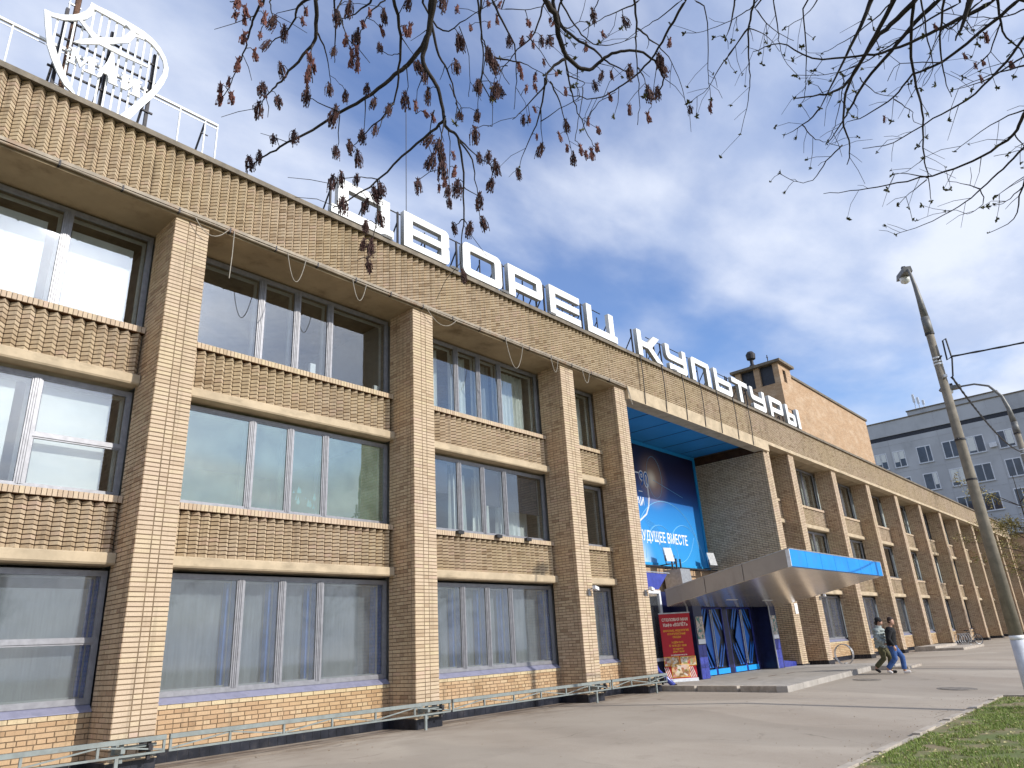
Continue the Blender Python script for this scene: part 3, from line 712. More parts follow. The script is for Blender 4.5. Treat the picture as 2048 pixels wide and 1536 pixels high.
# big printed poster
PO = thing('wall_poster', 'huge blue space themed anniversary poster high on the recessed entrance wall', 'poster')
def postermat():
    mt, nt, b = newmat('poster_print'); p = pos(nt); s = node(nt, 'ShaderNodeSeparateXYZ'); nt.links.new(p, s.inputs[0])
    h = rng(nt, s.outputs['Z'], 4.45, 9.75, 0, 1, False)
    c = ramp(nt, h, [(0,(.03,.30,.66)),(.30,(.022,.25,.62)),(.47,(.016,.19,.52)),(.55,(.012,.095,.33)),(.66,(.010,.030,.15)),(.82,(.010,.010,.055)),(1,(.010,.008,.035))])
    def glow(cx, cz, r, col, amt, pw=2.0):
        d = node(nt, 'ShaderNodeVectorMath', operation='DISTANCE'); cb = node(nt, 'ShaderNodeCombineXYZ')
        nt.links.new(s.outputs['X'], cb.inputs[0]); nt.links.new(s.outputs['Z'], cb.inputs[2]); nt.links.new(cb.outputs[0], d.inputs[0]); d.inputs[1].default_value = (cx, 0, cz)
        return rng(nt, d.outputs['Value'], 0, r, amt, 0)
    c = mixc(nt, glow(20.6, 4.3, 1.9, 0, 1.0), c, (.75,.80,.86))
    c = mixc(nt, glow(22.85, 8.15, 1.5, 0, .75), c, (.55,.33,.18)); c = mixc(nt, glow(22.75, 8.2, .55, 0, .95), c, (.85,.72,.55))
    nz = noise(nt, p, 40, 2, .5); c = mixc(nt, rng(nt, nz, .74, .80, 0, .5), c, (.4,.6,.8))
    nt.links.new(c, b.inputs['Base Color']); b.inputs['Roughness'].default_value = .45; return mt
m = MB(); m.box(EX0+.12, EX1-.20, EY-.05, EY-.005, 4.52, 9.62); m.build('printed_sheet', postermat(), PO)
m = MB(); frame_box(m, EX0+.01, EX1-.02, 4.36, 9.78, EY-.10, .16, .095); m.build('poster_frame', M['trimblue'], PO)
yp = EY-.056
text('slogan', 'БУДУЩЕЕ ВМЕСТЕ', .60, .004, M['printwhite'], PO, at(25.25, yp, 5.42), 'RIGHT', .735, .010)
text('emblem_number', '90', .92, .004, M['printwhite'], PO, at(22.10, yp, 7.78), 'CENTER', .78, .055)
text('emblem_number', '90', .92, .004, M['printblue'], PO, at(22.10, yp-.006, 7.78), 'CENTER', .78, .004)
text('emblem_letters', 'МАИ', .52, .004, M['printwhite'], PO, at(21.42, yp, 6.88), 'CENTER', .8, .008)
sh = [(22.30,7.85),(22.32,7.3),(22.2,6.9),(21.95,6.55),(21.5,6.2)]; shm = [(42.84-x, z) for x, z in sh[::-1]]
m = MB(); m.tube([(x, yp, z) for x, z in [(20.5,8.35)]+[(20.56,7.85)]+shm[::-1]+sh[::-1][1:]+[(22.34,7.9)]], .035, 5); m.build('emblem_outline', M['printwhite'], PO)
m = MB(); m.box(21.0, 21.72, yp-.003, yp+.002, 8.30, 8.36); m.box(21.55, 21.85, yp-.003, yp+.002, 7.50, 7.535); m.build('emblem_bar', M['printwhite'], PO)
def arc(cx, cz, rx, rz_, a0, a1, w=.014):
    m = MB(); m.tube([(cx+rx*math.cos(R(a0+(a1-a0)*i/30)), yp, cz+rz_*math.sin(R(a0+(a1-a0)*i/30))) for i in range(31)], w, 4); m.build('orbit_line', M['printcyan'], PO)
arc(23.6, 4.9, 2.7, 2.35, 10, 165); arc(22.9, 4.55, 1.35, 1.6, 0, 175); arc(25.0, 4.6, 1.55, 1.7, 5, 170); arc(24.2, 7.0, 1.9, 2.4, 215, 330, .01)
arc(23.0, 8.3, .62, .95, 0, 360, .006)
m = MB()
for k_ in range(6): m.bar((21.7+k_*.16, yp, 6.45-.05*k_), (23.2+k_*.2, yp, 4.6), .010, .006)
m.bar((22.85, yp, 8.16), (25.35, yp, 7.62), .022, .006, mi=0); m.build('flare_rays', M['printcyan'], PO)
# floodlights on a rail below the poster
for i, (x, lb) in enumerate(((22.25,'grey floodlight on a bracket below the poster, nearest the left column'),(26.05,'grey floodlight on a bracket at the right end of the poster'))):
    t = thing('floodlight', lb, 'floodlight', 'floodlights below the poster', (x, EY-.75, 4.45), R(-12))
    m = MB(); m.add([(-.24,-.03,.05),(.24,-.03,.05),(.24,.10,.62),(-.24,.10,.62),(-.20,.12,.08),(.20,.12,.08),(.20,.19,.56),(-.20,.19,.56)], [(0,1,2,3),(7,6,5,4),(0,4,5,1),(1,5,6,2),(2,6,7,3),(3,7,4,0)]); m.build('housing', M['galv'], t)
    m = MB(); m.add([(-.21,.122,.10),(.21,.122,.10),(.19,.192,.54),(-.19,.192,.54)], [(3,2,1,0)]); m.build('lens', M['lens'], t)
    m = MB(); m.bar((-.26,.02,.3),(-.26,.02,-.04),.03); m.bar((.26,.02,.3),(.26,.02,-.04),.03); m.bar((-.27,.02,-.05),(.27,.02,-.05),.03); m.bar((0,.02,-.05),(0,.74,-.05),.04); m.build('bracket', M['dark'], t)
m = MB(); m.bar((EX0+.4, EY-.45, 4.32), (EX1-.1, EY-.45, 4.32), .05); 
for x in (18, 20.5, 23, 25.5): m.bar((x, EY-.45, 4.32), (x, EY, 4.32), .035)
m.build('light_rail', M['dark'], BL)
vb = thing('ventilation_box', 'grey sheet metal ventilation box above the canopy with three black pipes', 'ventilation box', None, (23.1, 3.0, 2.95))
m = MB(); m.add([(-.45,-.4,0),(.45,-.4,0),(.45,.4,0),(-.45,.4,0),(-.55,-.4,1.25),(.25,-.4,1.25),(.25,.4,1.25),(-.55,.4,1.25)], [(0,3,2,1),(4,5,6,7),(0,1,5,4),(1,2,6,5),(2,3,7,6),(3,0,4,7)]); m.build('duct', M['galv'], vb)
for x in (-.45,-.1,.25):
    m = MB(); m.tube([(x,0,1.25),(x,0,1.72)], .04, 8); m.build('pipe', M['cableblack'], vb)
# ground-floor infill left of the doors
m = MB(); m.box(EX0, 18.55, .97, 1.1, 0, .80); m.box(17.96, 18.55, .97, 1.1, .8, 3.05); m.build('infill_panel', M['navy'], BL)
m = MB(); frame_box(m, EX0+.02, 17.94, .80, 3.08, .93, .10, .1); wo_ = m.build('window', M['pvc'], BL, label='white framed window beside the entrance doors')
m = MB(); m.box(EX0+.12, 17.84, .98, .985, .9, 2.98); m.build('pane', M['glassfilm'], wo_)
m = wavy(EX0+.12, 17.8, .9, 2.95, 1.3, .02, .3, 2); m.build('curtain', M['greycloth'], wo_)
t = poly('blue_sheet', [[(EX0+.05,3.12),(17.9,3.12),(18.6,3.66),(EX0+.05,3.70)]], .02, M['navytile'], None, None, at(0,.96,0)); tag(t, 'deep blue fabric sheet hung above the white window beside the entrance', 'sheet')
m = MB(); m.bar((EX0, .96, 3.72), (18.75, .96, 3.70), .035); m.build('rail', M['galv'], t)
# vestibule with the doors
DY = .78
m = MB(); m.box(18.52, 18.6, .1, 2.9, 0, 2.72); m.box(25.33, 25.41, .1, 2.9, 0, 2.72); m.box(18.52, 25.41, .1, 2.9, 2.72, 2.95); m.box(18.6, 25.33, 2.8, 2.9, .15, 2.72); ve = m.build('vestibule', M['navy'], BL)
for x0, lb in ((18.56, 'left'), (24.77, 'right')):
    m = MB(); m.box(x0, x0+.58, .11, 1.0, .15, 2.72); p_ = m.build('pier', M['navy'], ve)
    for r in range(3):
        for c_ in range(2):
            m = MB(); m.box(x0+.01+c_*.285, x0+.285+c_*.285-.005, .098, .112, .16+r*.36, .16+r*.36+.345); m.build('tile', M['navytile'], p_)
def flyermat():
    mt, nt, b = newmat('flyer_print'); p = pos(nt)
    c = ramp(nt, noise(nt, p, 5.5, 3, .6), [(0,(.03,.10,.10)),(.42,(.05,.22,.19)),(.5,(.45,.30,.24)),(.58,(.65,.62,.55)),(.68,(.10,.08,.10)),(1,(.5,.08,.10))])
    nt.links.new(c, b.inputs['Base Color']); b.inputs['Roughness'].default_value = .5; return mt
M['flyer'] = flyermat()
for x0, lb in ((18.60,'colourful paper poster with a white strip on the left entrance pier'),(24.81,'colourful paper poster with a white strip on the right entrance pier')):
    m = MB(); m.box(x0, x0+.50, .082, .090, 1.42, 2.15); fo = tag(m.build('paper_poster', M['flyer']), lb, 'poster', 'posters on the entrance piers')
    m = MB(); m.box(x0, x0+.50, .082, .090, 1.26, 1.415); m.build('caption_strip', M['printwhite'], fo)
m = MB(); m.box(19.15, 24.77, DY+.06, DY+.12, .15, 2.72); m.build('door_backing', M['blackprint'], ve)
m = MB(); m.box(19.15, 24.77, DY-.02, DY+.05, 2.52, 2.72); m.box(22.02, 22.34, DY-.02, DY+.05, .15, 2.52); m.box(19.15, 19.82, DY-.02, DY+.05, .15, 2.52); m.box(24.5, 24.77, DY-.02, DY+.05, .15, 2.52); m.build('door_frame', M['navy'], ve)
m = MB(); m.bar((20.2,.5,2.69),(24.6,.5,2.69),.06); m.build('strip_light', M['lens'], ve)
for cx in (20.92, 23.42):
    for sgn in (-1, 1):
        X = lambda u: cx+sgn*u
        m = MB(); frame_box(m, min(X(.02),X(1.08)), max(X(.02),X(1.08)), .17, 2.51, DY-.02, .06, .045); d_ = m.build('door', M['navytile'], BL)
        m = MB(); m.box(min(X(.08),X(1.02)), max(X(.08),X(1.02)), DY-.045, DY-.02, .18, .36); m.build('kick_plate', M['kickblue'], d_)
        poly('diamond_panel', [[(X(.09),.5),(X(.62),1.42),(X(.09),2.32)][::sgn]], .02, M['doorblue'], d_, None, at(0, DY-.03, 0))
        for a, b_ in ((.62,.82),(.82,1.0)):
            poly('stripe', [[(X(a-.42),.42),(X(a-.32),.42),(X(a+.05),1.05),(X(a+.05),1.22)][::sgn]], .018, M['doorblue'], d_, None, at(0, DY-.028, 0))
            poly('stripe', [[(X(a-.42),2.45),(X(a-.32),2.45),(X(a+.05),1.85),(X(a+.05),1.68)][::sgn]], .018, M['doorblue'], d_, None, at(0, DY-.028, 0))
        m = MB(); m.tube([(X(.06),DY-.09,.45),(X(.06),DY-.09,2.42)], .02, 8); m.bar((X(.06),DY-.09,.6),(X(.06),DY-.02,.6),.02); m.bar((X(.06),DY-.09,2.3),(X(.06),DY-.02,2.3),.02); m.build('pull_bar', M['galv'], d_)
# canopy, tilted up towards the street
CA = bpy.data.objects.new('canopy', None); COL.objects.link(CA); CA.parent = BL; CA['label'] = 'wedge canopy with blue front panels and metal underside'
def cz(y): return 3.30+(y+4.15)*(2.50-3.30)/4.35          # underside height
def slab(x0, x1, y0, y1, a, b_): # between underside offset a and b_
    return [(x0,y0,cz(y0)+a),(x1,y0,cz(y0)+a),(x1,y1,cz(y1)+a),(x0,y1,cz(y1)+a),(x0,y0,cz(y0)+b_),(x1,y0,cz(y0)+b_),(x1,y1,cz(y1)+b_),(x0,y1,cz(y1)+b_)]
BOX = [(0,3,2,1),(4,5,6,7),(0,1,5,4),(1,2,6,5),(2,3,7,6),(3,0,4,7)]
m = MB(); m.add(slab(17.03, 25.97, -4.10, .20, .02, .47), BOX); m.build('core', M['dark'], CA)
ys = [-4.15, -2.62, -1.28, .20]
for x0, x1 in ((17.0, 17.028), (25.972, 26.0)):
    for i in range(3):
        m = MB(); m.add(slab(x0, x1, ys[i]+(.10 if i == 0 else .012), ys[i+1]-.012, 0, .50), BOX); m.build('side_panel', M['composite'], CA)
    m = MB(); m.add(slab(x0, x1, -4.17, -4.055, -.01, .53), BOX); m.build('corner_trim', M['pvc'], CA)
for i in range(7):
    a = 17.03+i*8.94/7; m = MB(); m.add(slab(a+.010, a+8.94/7-.010, -4.16, -4.105, 0, .50), BOX); m.build('fascia_panel', M['fascia'], CA)
for i in range(6):
    for j in range(3):
        a = 17.03+i*8.94/6; m = MB(); m.add(slab(a+.006, a+8.94/6-.006, ys[j]+.06*(j == 0)+.006, ys[j+1]-.006, -.012, .018), BOX); m.build('soffit_panel', M['panelmetal'], CA)
m = MB(); m.add(slab(16.99, 26.01, -4.17, .22, .50, .53), BOX); m.build('top_sheet', M['galv'], CA)
for x in (19.6, 22.6): 
    m = MB(); m.add(slab(x, x+.75, -.75, -.65, -.02, -.013), BOX); m.build('strip_light', M['lens'], CA)
m = MB(); m.tube([(18.50,.3,.15),(18.50,.3,2.6)], .03, 8); m.tube([(24.70,.06,.15),(24.70,.06,2.6)], .028, 8); m.build('drain_pipe', M['galv'], BL)
# granite platform
PF = bpy.data.objects.new('entrance_platform', None); COL.objects.link(PF); PF['kind'] = 'structure'
m = MB()
def prism(pts, z0, z1):
    n = len(pts); m.add([(x,y,z0) for x, y in pts]+[(x,y,z1) for x, y in pts], [tuple(range(n-1,-1,-1)), tuple(range(n,2*n))]+[(i,(i+1)%n,n+(i+1)%n,n+i) for i in range(n)])
prism([(15.28,-3.95),(24.3,-3.15),(27.2,-3.0),(27.2,3.5),(15.9,3.5),(15.85,0)], -.1, .146); m.build('platform_slab', M['platform'], PF)
edge = [(14.95,-4.25),(24.6,-3.42)]
for i in range(7):
    a = Vector((*edge[0],0)).lerp(Vector((*edge[1],0)), i/7); b_ = Vector((*edge[0],0)).lerp(Vector((*edge[1],0)), (i+1)/7)
    m = MB(); d = (b_-a).normalized(); n_ = Vector((-d.y,d.x,0)); m.obox(((a+b_)/2+n_*.15+Vector((0,0,.025))), d*((b_-a).length/2-.008), n_*.148, (0,0,.128)); m.build('edge_stone', M['platform'], PF)
l0, l1 = Vector((14.95,-4.25,0)), Vector((15.80,.15,0))
for i in range(3):
    a = l0.lerp(l1, i/3+.02); b_ = l0.lerp(l1, (i+1)/3); m = MB(); d = (b_-a).normalized(); n_ = Vector((d.y,-d.x,0)); m.obox((a+b_)/2+n_*.16+Vector((0,0,.0245)), d*((b_-a).length/2-.01), n_*.145, (0,0,.1275)); m.build('edge_stone', M['kerb'], PF)
m = MB(); m.obox((26.0,-3.55,.06), (1.35,.08,0), (-.02,.42,0), (0,0,.09)); m.build('platform_slab', M['platform'], PF)
m = MB(); m.obox((26.2,-4.2,.03), (1.1,.05,0), (-.02,.28,0), (0,0,.045)); m.build('platform_slab', M['kerb'], PF)
m = MB()
for x, y in ((18.2,-1.7),(19.6,-1.75),(21.0,-1.8)): m.add([(x,y,.150),(x+.75,y+.03,.150),(x+.8,y+.10,.150),(x+.05,y+.08,.150)], [(0,1,2,3)])
m.build('platform_stain', M['rust'], PF)

# --- stage tower and ventilation tower on the roof
m = MB(); TX0, TX1, TY = 49.3, 69.4, 6.0
m.box(TX0, TX1, TY, 20, 11.0, 20.6); st_ = m.build('stage_tower', M['brick_y'], BL, label='tall windowless brick stage block above the roof')
for poly_ in st_.data.polygons:
    pass
st_.data.materials.append(M['brick_x'])
for pg in st_.data.polygons:
    if abs(pg.normal.x) > .5: pg.material_index = 1
m = MB(); m.box(TX0-.1, TX1+.15, TY-.12, 20.1, 20.605, 20.80); m.build('parapet_cap', M['coping'], st_)
# ventilation tower with real openings
vt = bpy.data.objects.new('ventilation_tower', None); COL.objects.link(vt); vt.parent = BL
V0, V1, VY0, VY1 = 47.9, 50.3, 5.85, 9.4
m = MB(); m.box(V0, V1, VY0, VY1, 11.0, 19.6)
for (a, b_) in ((VY0, VY0+.45),(VY0+1.55,VY0+2.0),(VY1-.45,VY1)): m.box(V0, V0+.25, a, b_, 19.6, 21.2)
m.box(V0+.25, V0+.75, VY0, VY0+.25, 19.6, 21.2); m.box(V0+1.35, V1, VY0, VY0+.25, 19.6, 21.2); m.box(V0+.75, V0+1.35, VY0, VY0+.25, 20.8, 21.2); m.box(V0+.75, V0+1.35, VY0, VY0+.25, 19.6, 19.75)
m.box(V0+.25, V1, VY0+.3, VY1, 19.6, 21.2, mi=2)
b_ = m.build('shaft', [M['brick_y'], M['brick_x'], M['blackprint']], vt)
for pg in b_.data.polygons:
    if abs(pg.normal.x) > .5 and pg.material_index == 0: pg.material_index = 1
m = MB(); m.box(V0-.28, V1+.28, VY0-.28, VY1+.28, 21.21, 21.42); m.build('roof_cap', M['coping'], vt)
m = MB(); m.lathe([(.35,21.42),(.30,21.7),(.14,21.9),(.14,22.25),(.34,22.35),(.38,22.75),(.22,22.98)], 48.6, 8.1, 14); m.build('vent_cowl', M['dark'], vt)
m = MB(); m.tube([(48.6,6.8,21.42),(48.6,6.8,22.3)], .035, 6); m.bar((48.5,6.8,22.1),(48.7,6.8,22.1),.07); m.build('vent_pipe', M['dark'], vt)
m = MB()
for i in range(9):
    x = 49.9+i*2.1; m.bar((x, TY-.06, 15.0), (x, TY-.06, 15.65), .07); 
    if i < 8: m.bar((x, TY-.05, 15.0), (x+2.1, TY-.05, 15.0), .05)
m.build('earthing_strip', M['rust'], st_)

# ------------------------------------------------------------------ roof letters
LW, LH, LS, LT = 1.62, 1.06, .295, .235
def rr_(x0, z0, x1, z1, r=(0,0,0,0), n=5):
    """rectangle with corner radii bl, br, tr, tl"""
    pts = []
    for (cx, cz_, rad, a0) in ((x0,z0,r[0],180),(x1,z0,r[1],270),(x1,z1,r[2],0),(x0,z1,r[3],90)):
        if rad == 0: pts.append((cx, cz_)); continue
        ox = cx+rad if cx == x0 else cx-rad; oz = cz_+rad if cz_ == z0 else cz_-rad
        pts += [(ox+rad*math.cos(R(a0+90*i/n)), oz+rad*math.sin(R(a0+90*i/n))) for i in range(n+1)]
    return pts
def arcp(ox, oz, rad, a0, a1, n=5): return [(ox+rad*math.cos(R(a0+(a1-a0)*i/n)), oz+rad*math.sin(R(a0+(a1-a0)*i/n))) for i in range(n+1)]
w, h, s_, t_ = LW, LH, LS, LT
def bowl(x0, x1): return [rr_(x0+s_, t_*.9, x1-s_, t_*.9+.17, (0,.05,.05,0))]
GLY = {
 'Д': [[(-.14,0),(w+.12,0),(w+.12,t_),(w,t_),(w,h),(.04,h),(.04,t_),(-.14,t_)], rr_(.04+s_,t_,w-s_,h-t_)],
 'В': [[(0,0)]+arcp(w-.16,.16,.16,270,360)+[(w,h/2-.06),(w-.05,h/2),(w,h/2+.06)]+arcp(w-.16,h-.16,.16,0,90)+[(0,h)], rr_(s_,.20,w-s_,.43), rr_(s_,.63,w-s_,.86)],
 'О': [rr_(0,0,w,h,(.2,.2,.2,.2)), rr_(s_,t_,w-s_,h-t_,(.05,.05,.05,.05))],
 'Р': [[(0,0),(s_,0),(s_,.28)]+arcp(w-.18,.46,.18,270,360)+arcp(w-.18,h-.18,.18,0,90)+[(0,h)], rr_(s_,.52,w-s_,h-.25)],
 'Е': [[(0,0),(w,0),(w,.24),(s_,.24),(s_,.42),(w-.05,.42),(w-.05,.64),(s_,.64),(s_,.82),(w,.82),(w,h),(0,h)]],
 'Ц': [[(0,0),(w+.16,0),(w+.16,.26),(w,.26),(w,h),(w-s_,h),(w-s_,.26),(s_,.26),(s_,h),(0,h)]],
 'К': [[(0,0),(s_,0),(s_,.42),(.72,.42),(1.28,0),(w+.12,0),(1.02,.53),(w+.02,h),(1.22,h),(.72,.66),(s_,.66),(s_,h),(0,h)]],
 'У': [[(.18,0)]+arcp(w-.2,.2,.2,270,360)+[(w,h),(w-s_,h),(w-s_,.68),(s_+.06,.68),(s_,.75),(s_,h),(0,h)]+arcp(.22,.64,.22,180,270)+[(w-s_,.42),(w-s_,.26),(.18,.26)]],
 'Л': [[(0,0),(s_,0),(s_+.04,h-t_),(w-s_,h-t_),(w-s_,0),(w,0)]+arcp(w-.1,h-.1,.1,0,90)+arcp(.22,h-.2,.2,90,180)],
 'Ь': [[(0,0)]+arcp(w-.2,.2,.2,270,360)+arcp(w-.2,.48,.2,0,90)+[(s_,.68),(s_,h),(0,h)], rr_(s_,.24,w-s_,.44)],
 'Т': [[(w/2-s_/2,0),(w/2+s_/2,0),(w/2+s_/2,h-t_),(w,h-t_),(w,h),(0,h),(0,h-t_),(w/2-s_/2,h-t_)]],
 'Ы': [[(0,0)]+arcp(.98,.18,.18,270,360)+arcp(.98,.48,.18,0,90)+[(s_,.66),(s_,h),(0,h)], rr_(s_,.23,.84,.43), rr_(w-.18,0,w+.16,h)],
}
LYF, LD, LZ = -.02, .15, 11.47
words = [('ДВОРЕЦ', [3.62,5.71,7.86,9.78,11.76,13.78], 'white block letters of the first word standing on the roof edge'), ('КУЛЬТУРЫ', [16.95,19.02,21.05,23.10,24.83,26.75,28.88,30.95], 'white block letters of the second word standing on the roof edge')]
for wd, xs, lb in words:
    SG = thing('roof_sign', lb, 'sign', 'roof letters')
    for ch_, x in zip(wd, xs):
        lo = poly('letter', GLY[ch_], LD, M['white'], SG, 'white letter '+ch_, at(x, LYF, LZ))
        lo.data.materials.append(M['whiteside'])
        for pg in lo.data.polygons:
            if pg.normal.y > -.5: pg.material_index = 1
        m = MB()
        for px_ in (x-.05, x+LW-.1):
            m.bar((px_, LYF+LD+.06, 11.33), (px_, LYF+LD+.06, LZ+LH+.02), .045); m.bar((px_, LYF+LD+.06, LZ+LH*.75), (px_+.05, LYF+LD+.75, 11.33), .03)
        m.bar((x+LW*.55, LYF+LD+.06, 11.33), (x+LW*.55, LYF+LD+.06, LZ+LH*.8), .03); m.bar((x+LW*.55, LYF+LD+.06, LZ+.7), (x+LW*.55, LYF+LD+.7, 11.33), .025); m.bar((x+.15, LYF+LD+.06, LZ+.1), (x+LW-.15, LYF+LD+.06, LZ+.1), .03)
        m.build('support_frame', M['dark'], SG)
    m = MB(); m.tube([(xs[0]+LW*.6, LYF+LD+.05, LZ+LH-.02)]+[(x, LYF+LD+.05, LZ+LH-.02+.02*math.sin(x)) for x in np.arange(xs[0]+LW*.6+.5, xs[-1]+LW, .7)], .018, 5); m.build('top_rail', M['dark'], SG)
for x, lb in ((5.06,'first'),(7.41,'second'),(9.44,'third'),(11.67,'fourth'),(19.3,'rightmost')):
    t = thing('roof_floodlight', lb+' small grey floodlight from the left on the coping under the roof letters', 'floodlight', 'floodlights along the roof letters', (x, -.10, 11.335))
    m = MB(); m.add([(-.13,-.10,.05),(.13,-.10,.05),(.13,.02,.10),(-.13,.02,.10),(-.13,-.06,-.0),(.13,-.06,0),(.13,.05,.05),(-.13,.05,.05)], [(0,1,2,3),(7,6,5,4),(4,5,1,0),(5,6,2,1),(6,7,3,2),(7,4,0,3)]); m.build('housing', M['galv'], t)
    m = MB(); m.box(-.14,.14,-.0,.03,-.004,.06); m.build('bracket', M['dark'], t)
# thin cables over the frieze
for i, x in enumerate((16.76, 18.26, 19.81, 21.29, 22.74, 24.30, 25.76)):
    m = MB(); m.tube([(x,-.15,11.34),(x,-.17,10.6),(x-.02,-.16,9.86),(x-.03,-.14,9.42)], .016, 6)
    tag(m.build('hanging_cable', M['cableblack']), '%s black cable from the left hanging down the brick band over the entrance' % ('first','second','third','fourth','fifth','sixth','seventh')[i], 'cable', 'cables over the entrance')
# loose pale wires under the conduit
def sag(a, b_, dz, n=10):
    a, b_ = Vector(a), Vector(b_); return [a.lerp(b_, i/n)-Vector((0,0,dz*4*(i/n)*(1-i/n))) for i in range(n+1)]
loops = [((.30,-.14,9.80),(1.02,-.14,9.84),.30,'shallow loop of pale wire hanging at the head of the nearest column'),((2.35,-.14,9.80),(2.80,-.14,9.80),.62,'deep loop of pale wire over the upper window right of the nearest column'),((4.05,-.14,9.80),(4.45,-.14,9.80),.50,'narrow loop of pale wire over the right half of the upper window'),
         ((6.35,-.14,9.80),(7.45,-.14,9.84),.34,'wide loop of pale wire beside the head of the second column'),((9.35,-.14,9.80),(10.1,-.14,9.80),.80,'deepest loop of pale wire over the middle upper window'),((11.4,-.14,9.8),(11.75,-.14,9.8),.45,'small loop of pale wire left of the third column'),((13.0,-.14,9.8),(13.4,-.14,9.8),.42,'small loop of pale wire over the narrow upper window')]
for a, b_, dz, lb in loops:
    m = MB(); m.tube(sag(a, b_, dz), .009, 5); tag(m.build('loose_wire', M['wire']), lb, 'wire', 'loose wires under the frieze')
m = MB(); m.tube([(1.12,-.14,9.82),(1.12,-.14,9.3),(1.10,-.14,8.72)], .010, 5); tag(m.build('loose_wire', M['wire']), 'straight pale wire hanging down in front of the upper window', 'wire', 'loose wires under the frieze')
m = MB(); m.tube([(15.62,-.15,9.82),(15.72,-.16,9.5),(15.8,-.16,9.2)], .012, 5); m.tube([(15.6,-.15,9.8),(15.66,-.17,9.4),(15.75,-.15,9.3)], .010, 5); tag(m.build('loose_wire', M['wire']), 'frayed cable ends hanging at the corner of the entrance', 'wire', 'loose wires under the frieze')
# small black spotlights on the brick ledge, cameras and lamps on the columns
for x, lb in ((8.1,'leftmost small black spotlight on the ledge under the curtained window'),(9.54,'middle small black spotlight on the ledge under the curtained window'),(10.75,'rightmost small black spotlight on the ledge under the curtained window')):
    t = thing('spotlight', lb, 'spotlight', 'spotlights on the ledge', (x, .70, 4.30))
    m = MB(); m.box(-.10,.10,-.06,.05,-.02,.06); m.build('housing', M['cableblack'], t); m = MB(); m.box(-.04,.04,-.03,.05,.06,.075); m.build('bracket', M['cableblack'], t)
for x, z, lb in ((12.45,2.92,'small white security camera on the third column'),(15.45,2.95,'small white security camera on the column left of the entrance'),(30.5,2.95,'small white security camera on the first column right of the canopy')):
    t = thing('security_camera', lb, 'security camera', 'cameras on the columns', (x, 0, z))
    m = MB(); m.bar((0,-.02,0),(0,-.16,.02),.03); m.box(-.05,.05,-.03,-.004,-.16,.03); m.build('bracket', M['galv'], t)
    m = MB(); m.obox((.06,-.22,.03), (.13,.03,-.02), (-.01,.045,0), (0,0,.045)); m.build('housing', M['pvc'], t)

# ------------------------------------------------------------------ shield emblem, railing and masts on the roof
EM = thing('shield_emblem', 'white openwork shield emblem with an aeroplane and letters on the roof', 'emblem')
SH_O = [(-2.2,11.63),(-2.34,11.82),(-2.48,12.08),(-2.58,12.31),(-2.65,12.61),(-2.7,12.84),(-2.74,13.06),(-2.61,13.07),(-2.46,13.14),(-2.31,13.25),(-2.2,13.37),(-2.1,13.52),(-2.05,13.67),(-2.04,13.79),(-1.91,13.79),(-1.61,13.82),(-1.3,13.81),(-1.05,13.79),(-0.87,13.73),(-0.7,13.61),(-0.57,13.44),(-0.48,13.2),(-0.48,13.0),(-0.53,12.76),(-0.6,12.54),(-0.71,12.26),(-0.88,11.91),(-1.06,11.5)]
SH_I = [(-1.24,11.5),(-1.05,11.86),(-0.88,12.2),(-0.75,12.46),(-0.65,12.74),(-0.58,12.98),(-0.57,13.16),(-0.6,13.31),(-0.7,13.46),(-0.85,13.57),(-1.03,13.63),(-1.28,13.66),(-1.59,13.67),(-1.82,13.67),(-1.97,13.67),(-1.97,13.52),(-2.06,13.34),(-2.19,13.21),(-2.3,13.12),(-2.44,13.03),(-2.62,12.98),(-2.55,12.59),(-2.41,12.24),(-2.25,11.92),(-1.98,11.5)]
PLANE = [(-2.21,12.63),(-2.11,12.76),(-1.92,12.94),(-2.19,13.2),(-2.13,13.22),(-1.81,13.04),(-1.42,13.31),(-1.29,13.61),(-1.4,13.69),(-1.25,13.68),(-1.2,13.58),(-1.01,13.61),(-1.03,13.55),(-1.19,13.52),(-1.28,13.29),(-1.64,12.99),(-0.86,12.97),(-0.87,12.93),(-1.41,12.88),(-1.78,12.88),(-2.07,12.68)]
LM = [(-2.25,12.48),(-2.15,12.53),(-2.02,12.26),(-1.91,12.49),(-1.74,12.5),(-1.74,12.46),(-1.8,12.41),(-1.78,12.19),(-1.74,12.13),(-1.96,12.11),(-1.97,12.15),(-1.89,12.17),(-1.91,12.39),(-2.02,12.14),(-2.14,12.37),(-2.13,12.19),(-2.08,12.15),(-2.24,12.15),(-2.25,12.19),(-2.19,12.2),(-2.2,12.46)]
LA = [(-1.56,12.85),(-1.52,12.85),(-1.38,12.19),(-1.34,12.13),(-1.52,12.12),(-1.53,12.21),(-1.56,12.28),(-1.64,12.27),(-1.65,12.18),(-1.7,12.12),(-1.74,12.13),(-1.6,12.59)]
LI = [(-1.33,12.5),(-1.15,12.52),(-1.15,12.48),(-1.19,12.45),(-1.19,12.28),(-1.09,12.5),(-0.94,12.51),(-0.94,12.47),(-0.98,12.44),(-0.94,12.11),(-1.14,12.1),(-1.14,12.13),(-1.09,12.14),(-1.09,12.32),(-1.19,12.14),(-1.3,12.13),(-1.3,12.46)]
ye = .12
poly('shield_border', [SH_O+SH_I], .04, M['white'], EM, None, at(0,ye,0))
poly('aeroplane', [PLANE], .03, M['white'], EM, None, at(0,ye-.035,0))
for nm, lp in (('М',LM),('А',LA),('И',LI)): poly('emblem_letter', [lp], .03, M['white'], EM, 'white letter '+nm, at(0,ye-.034,0))
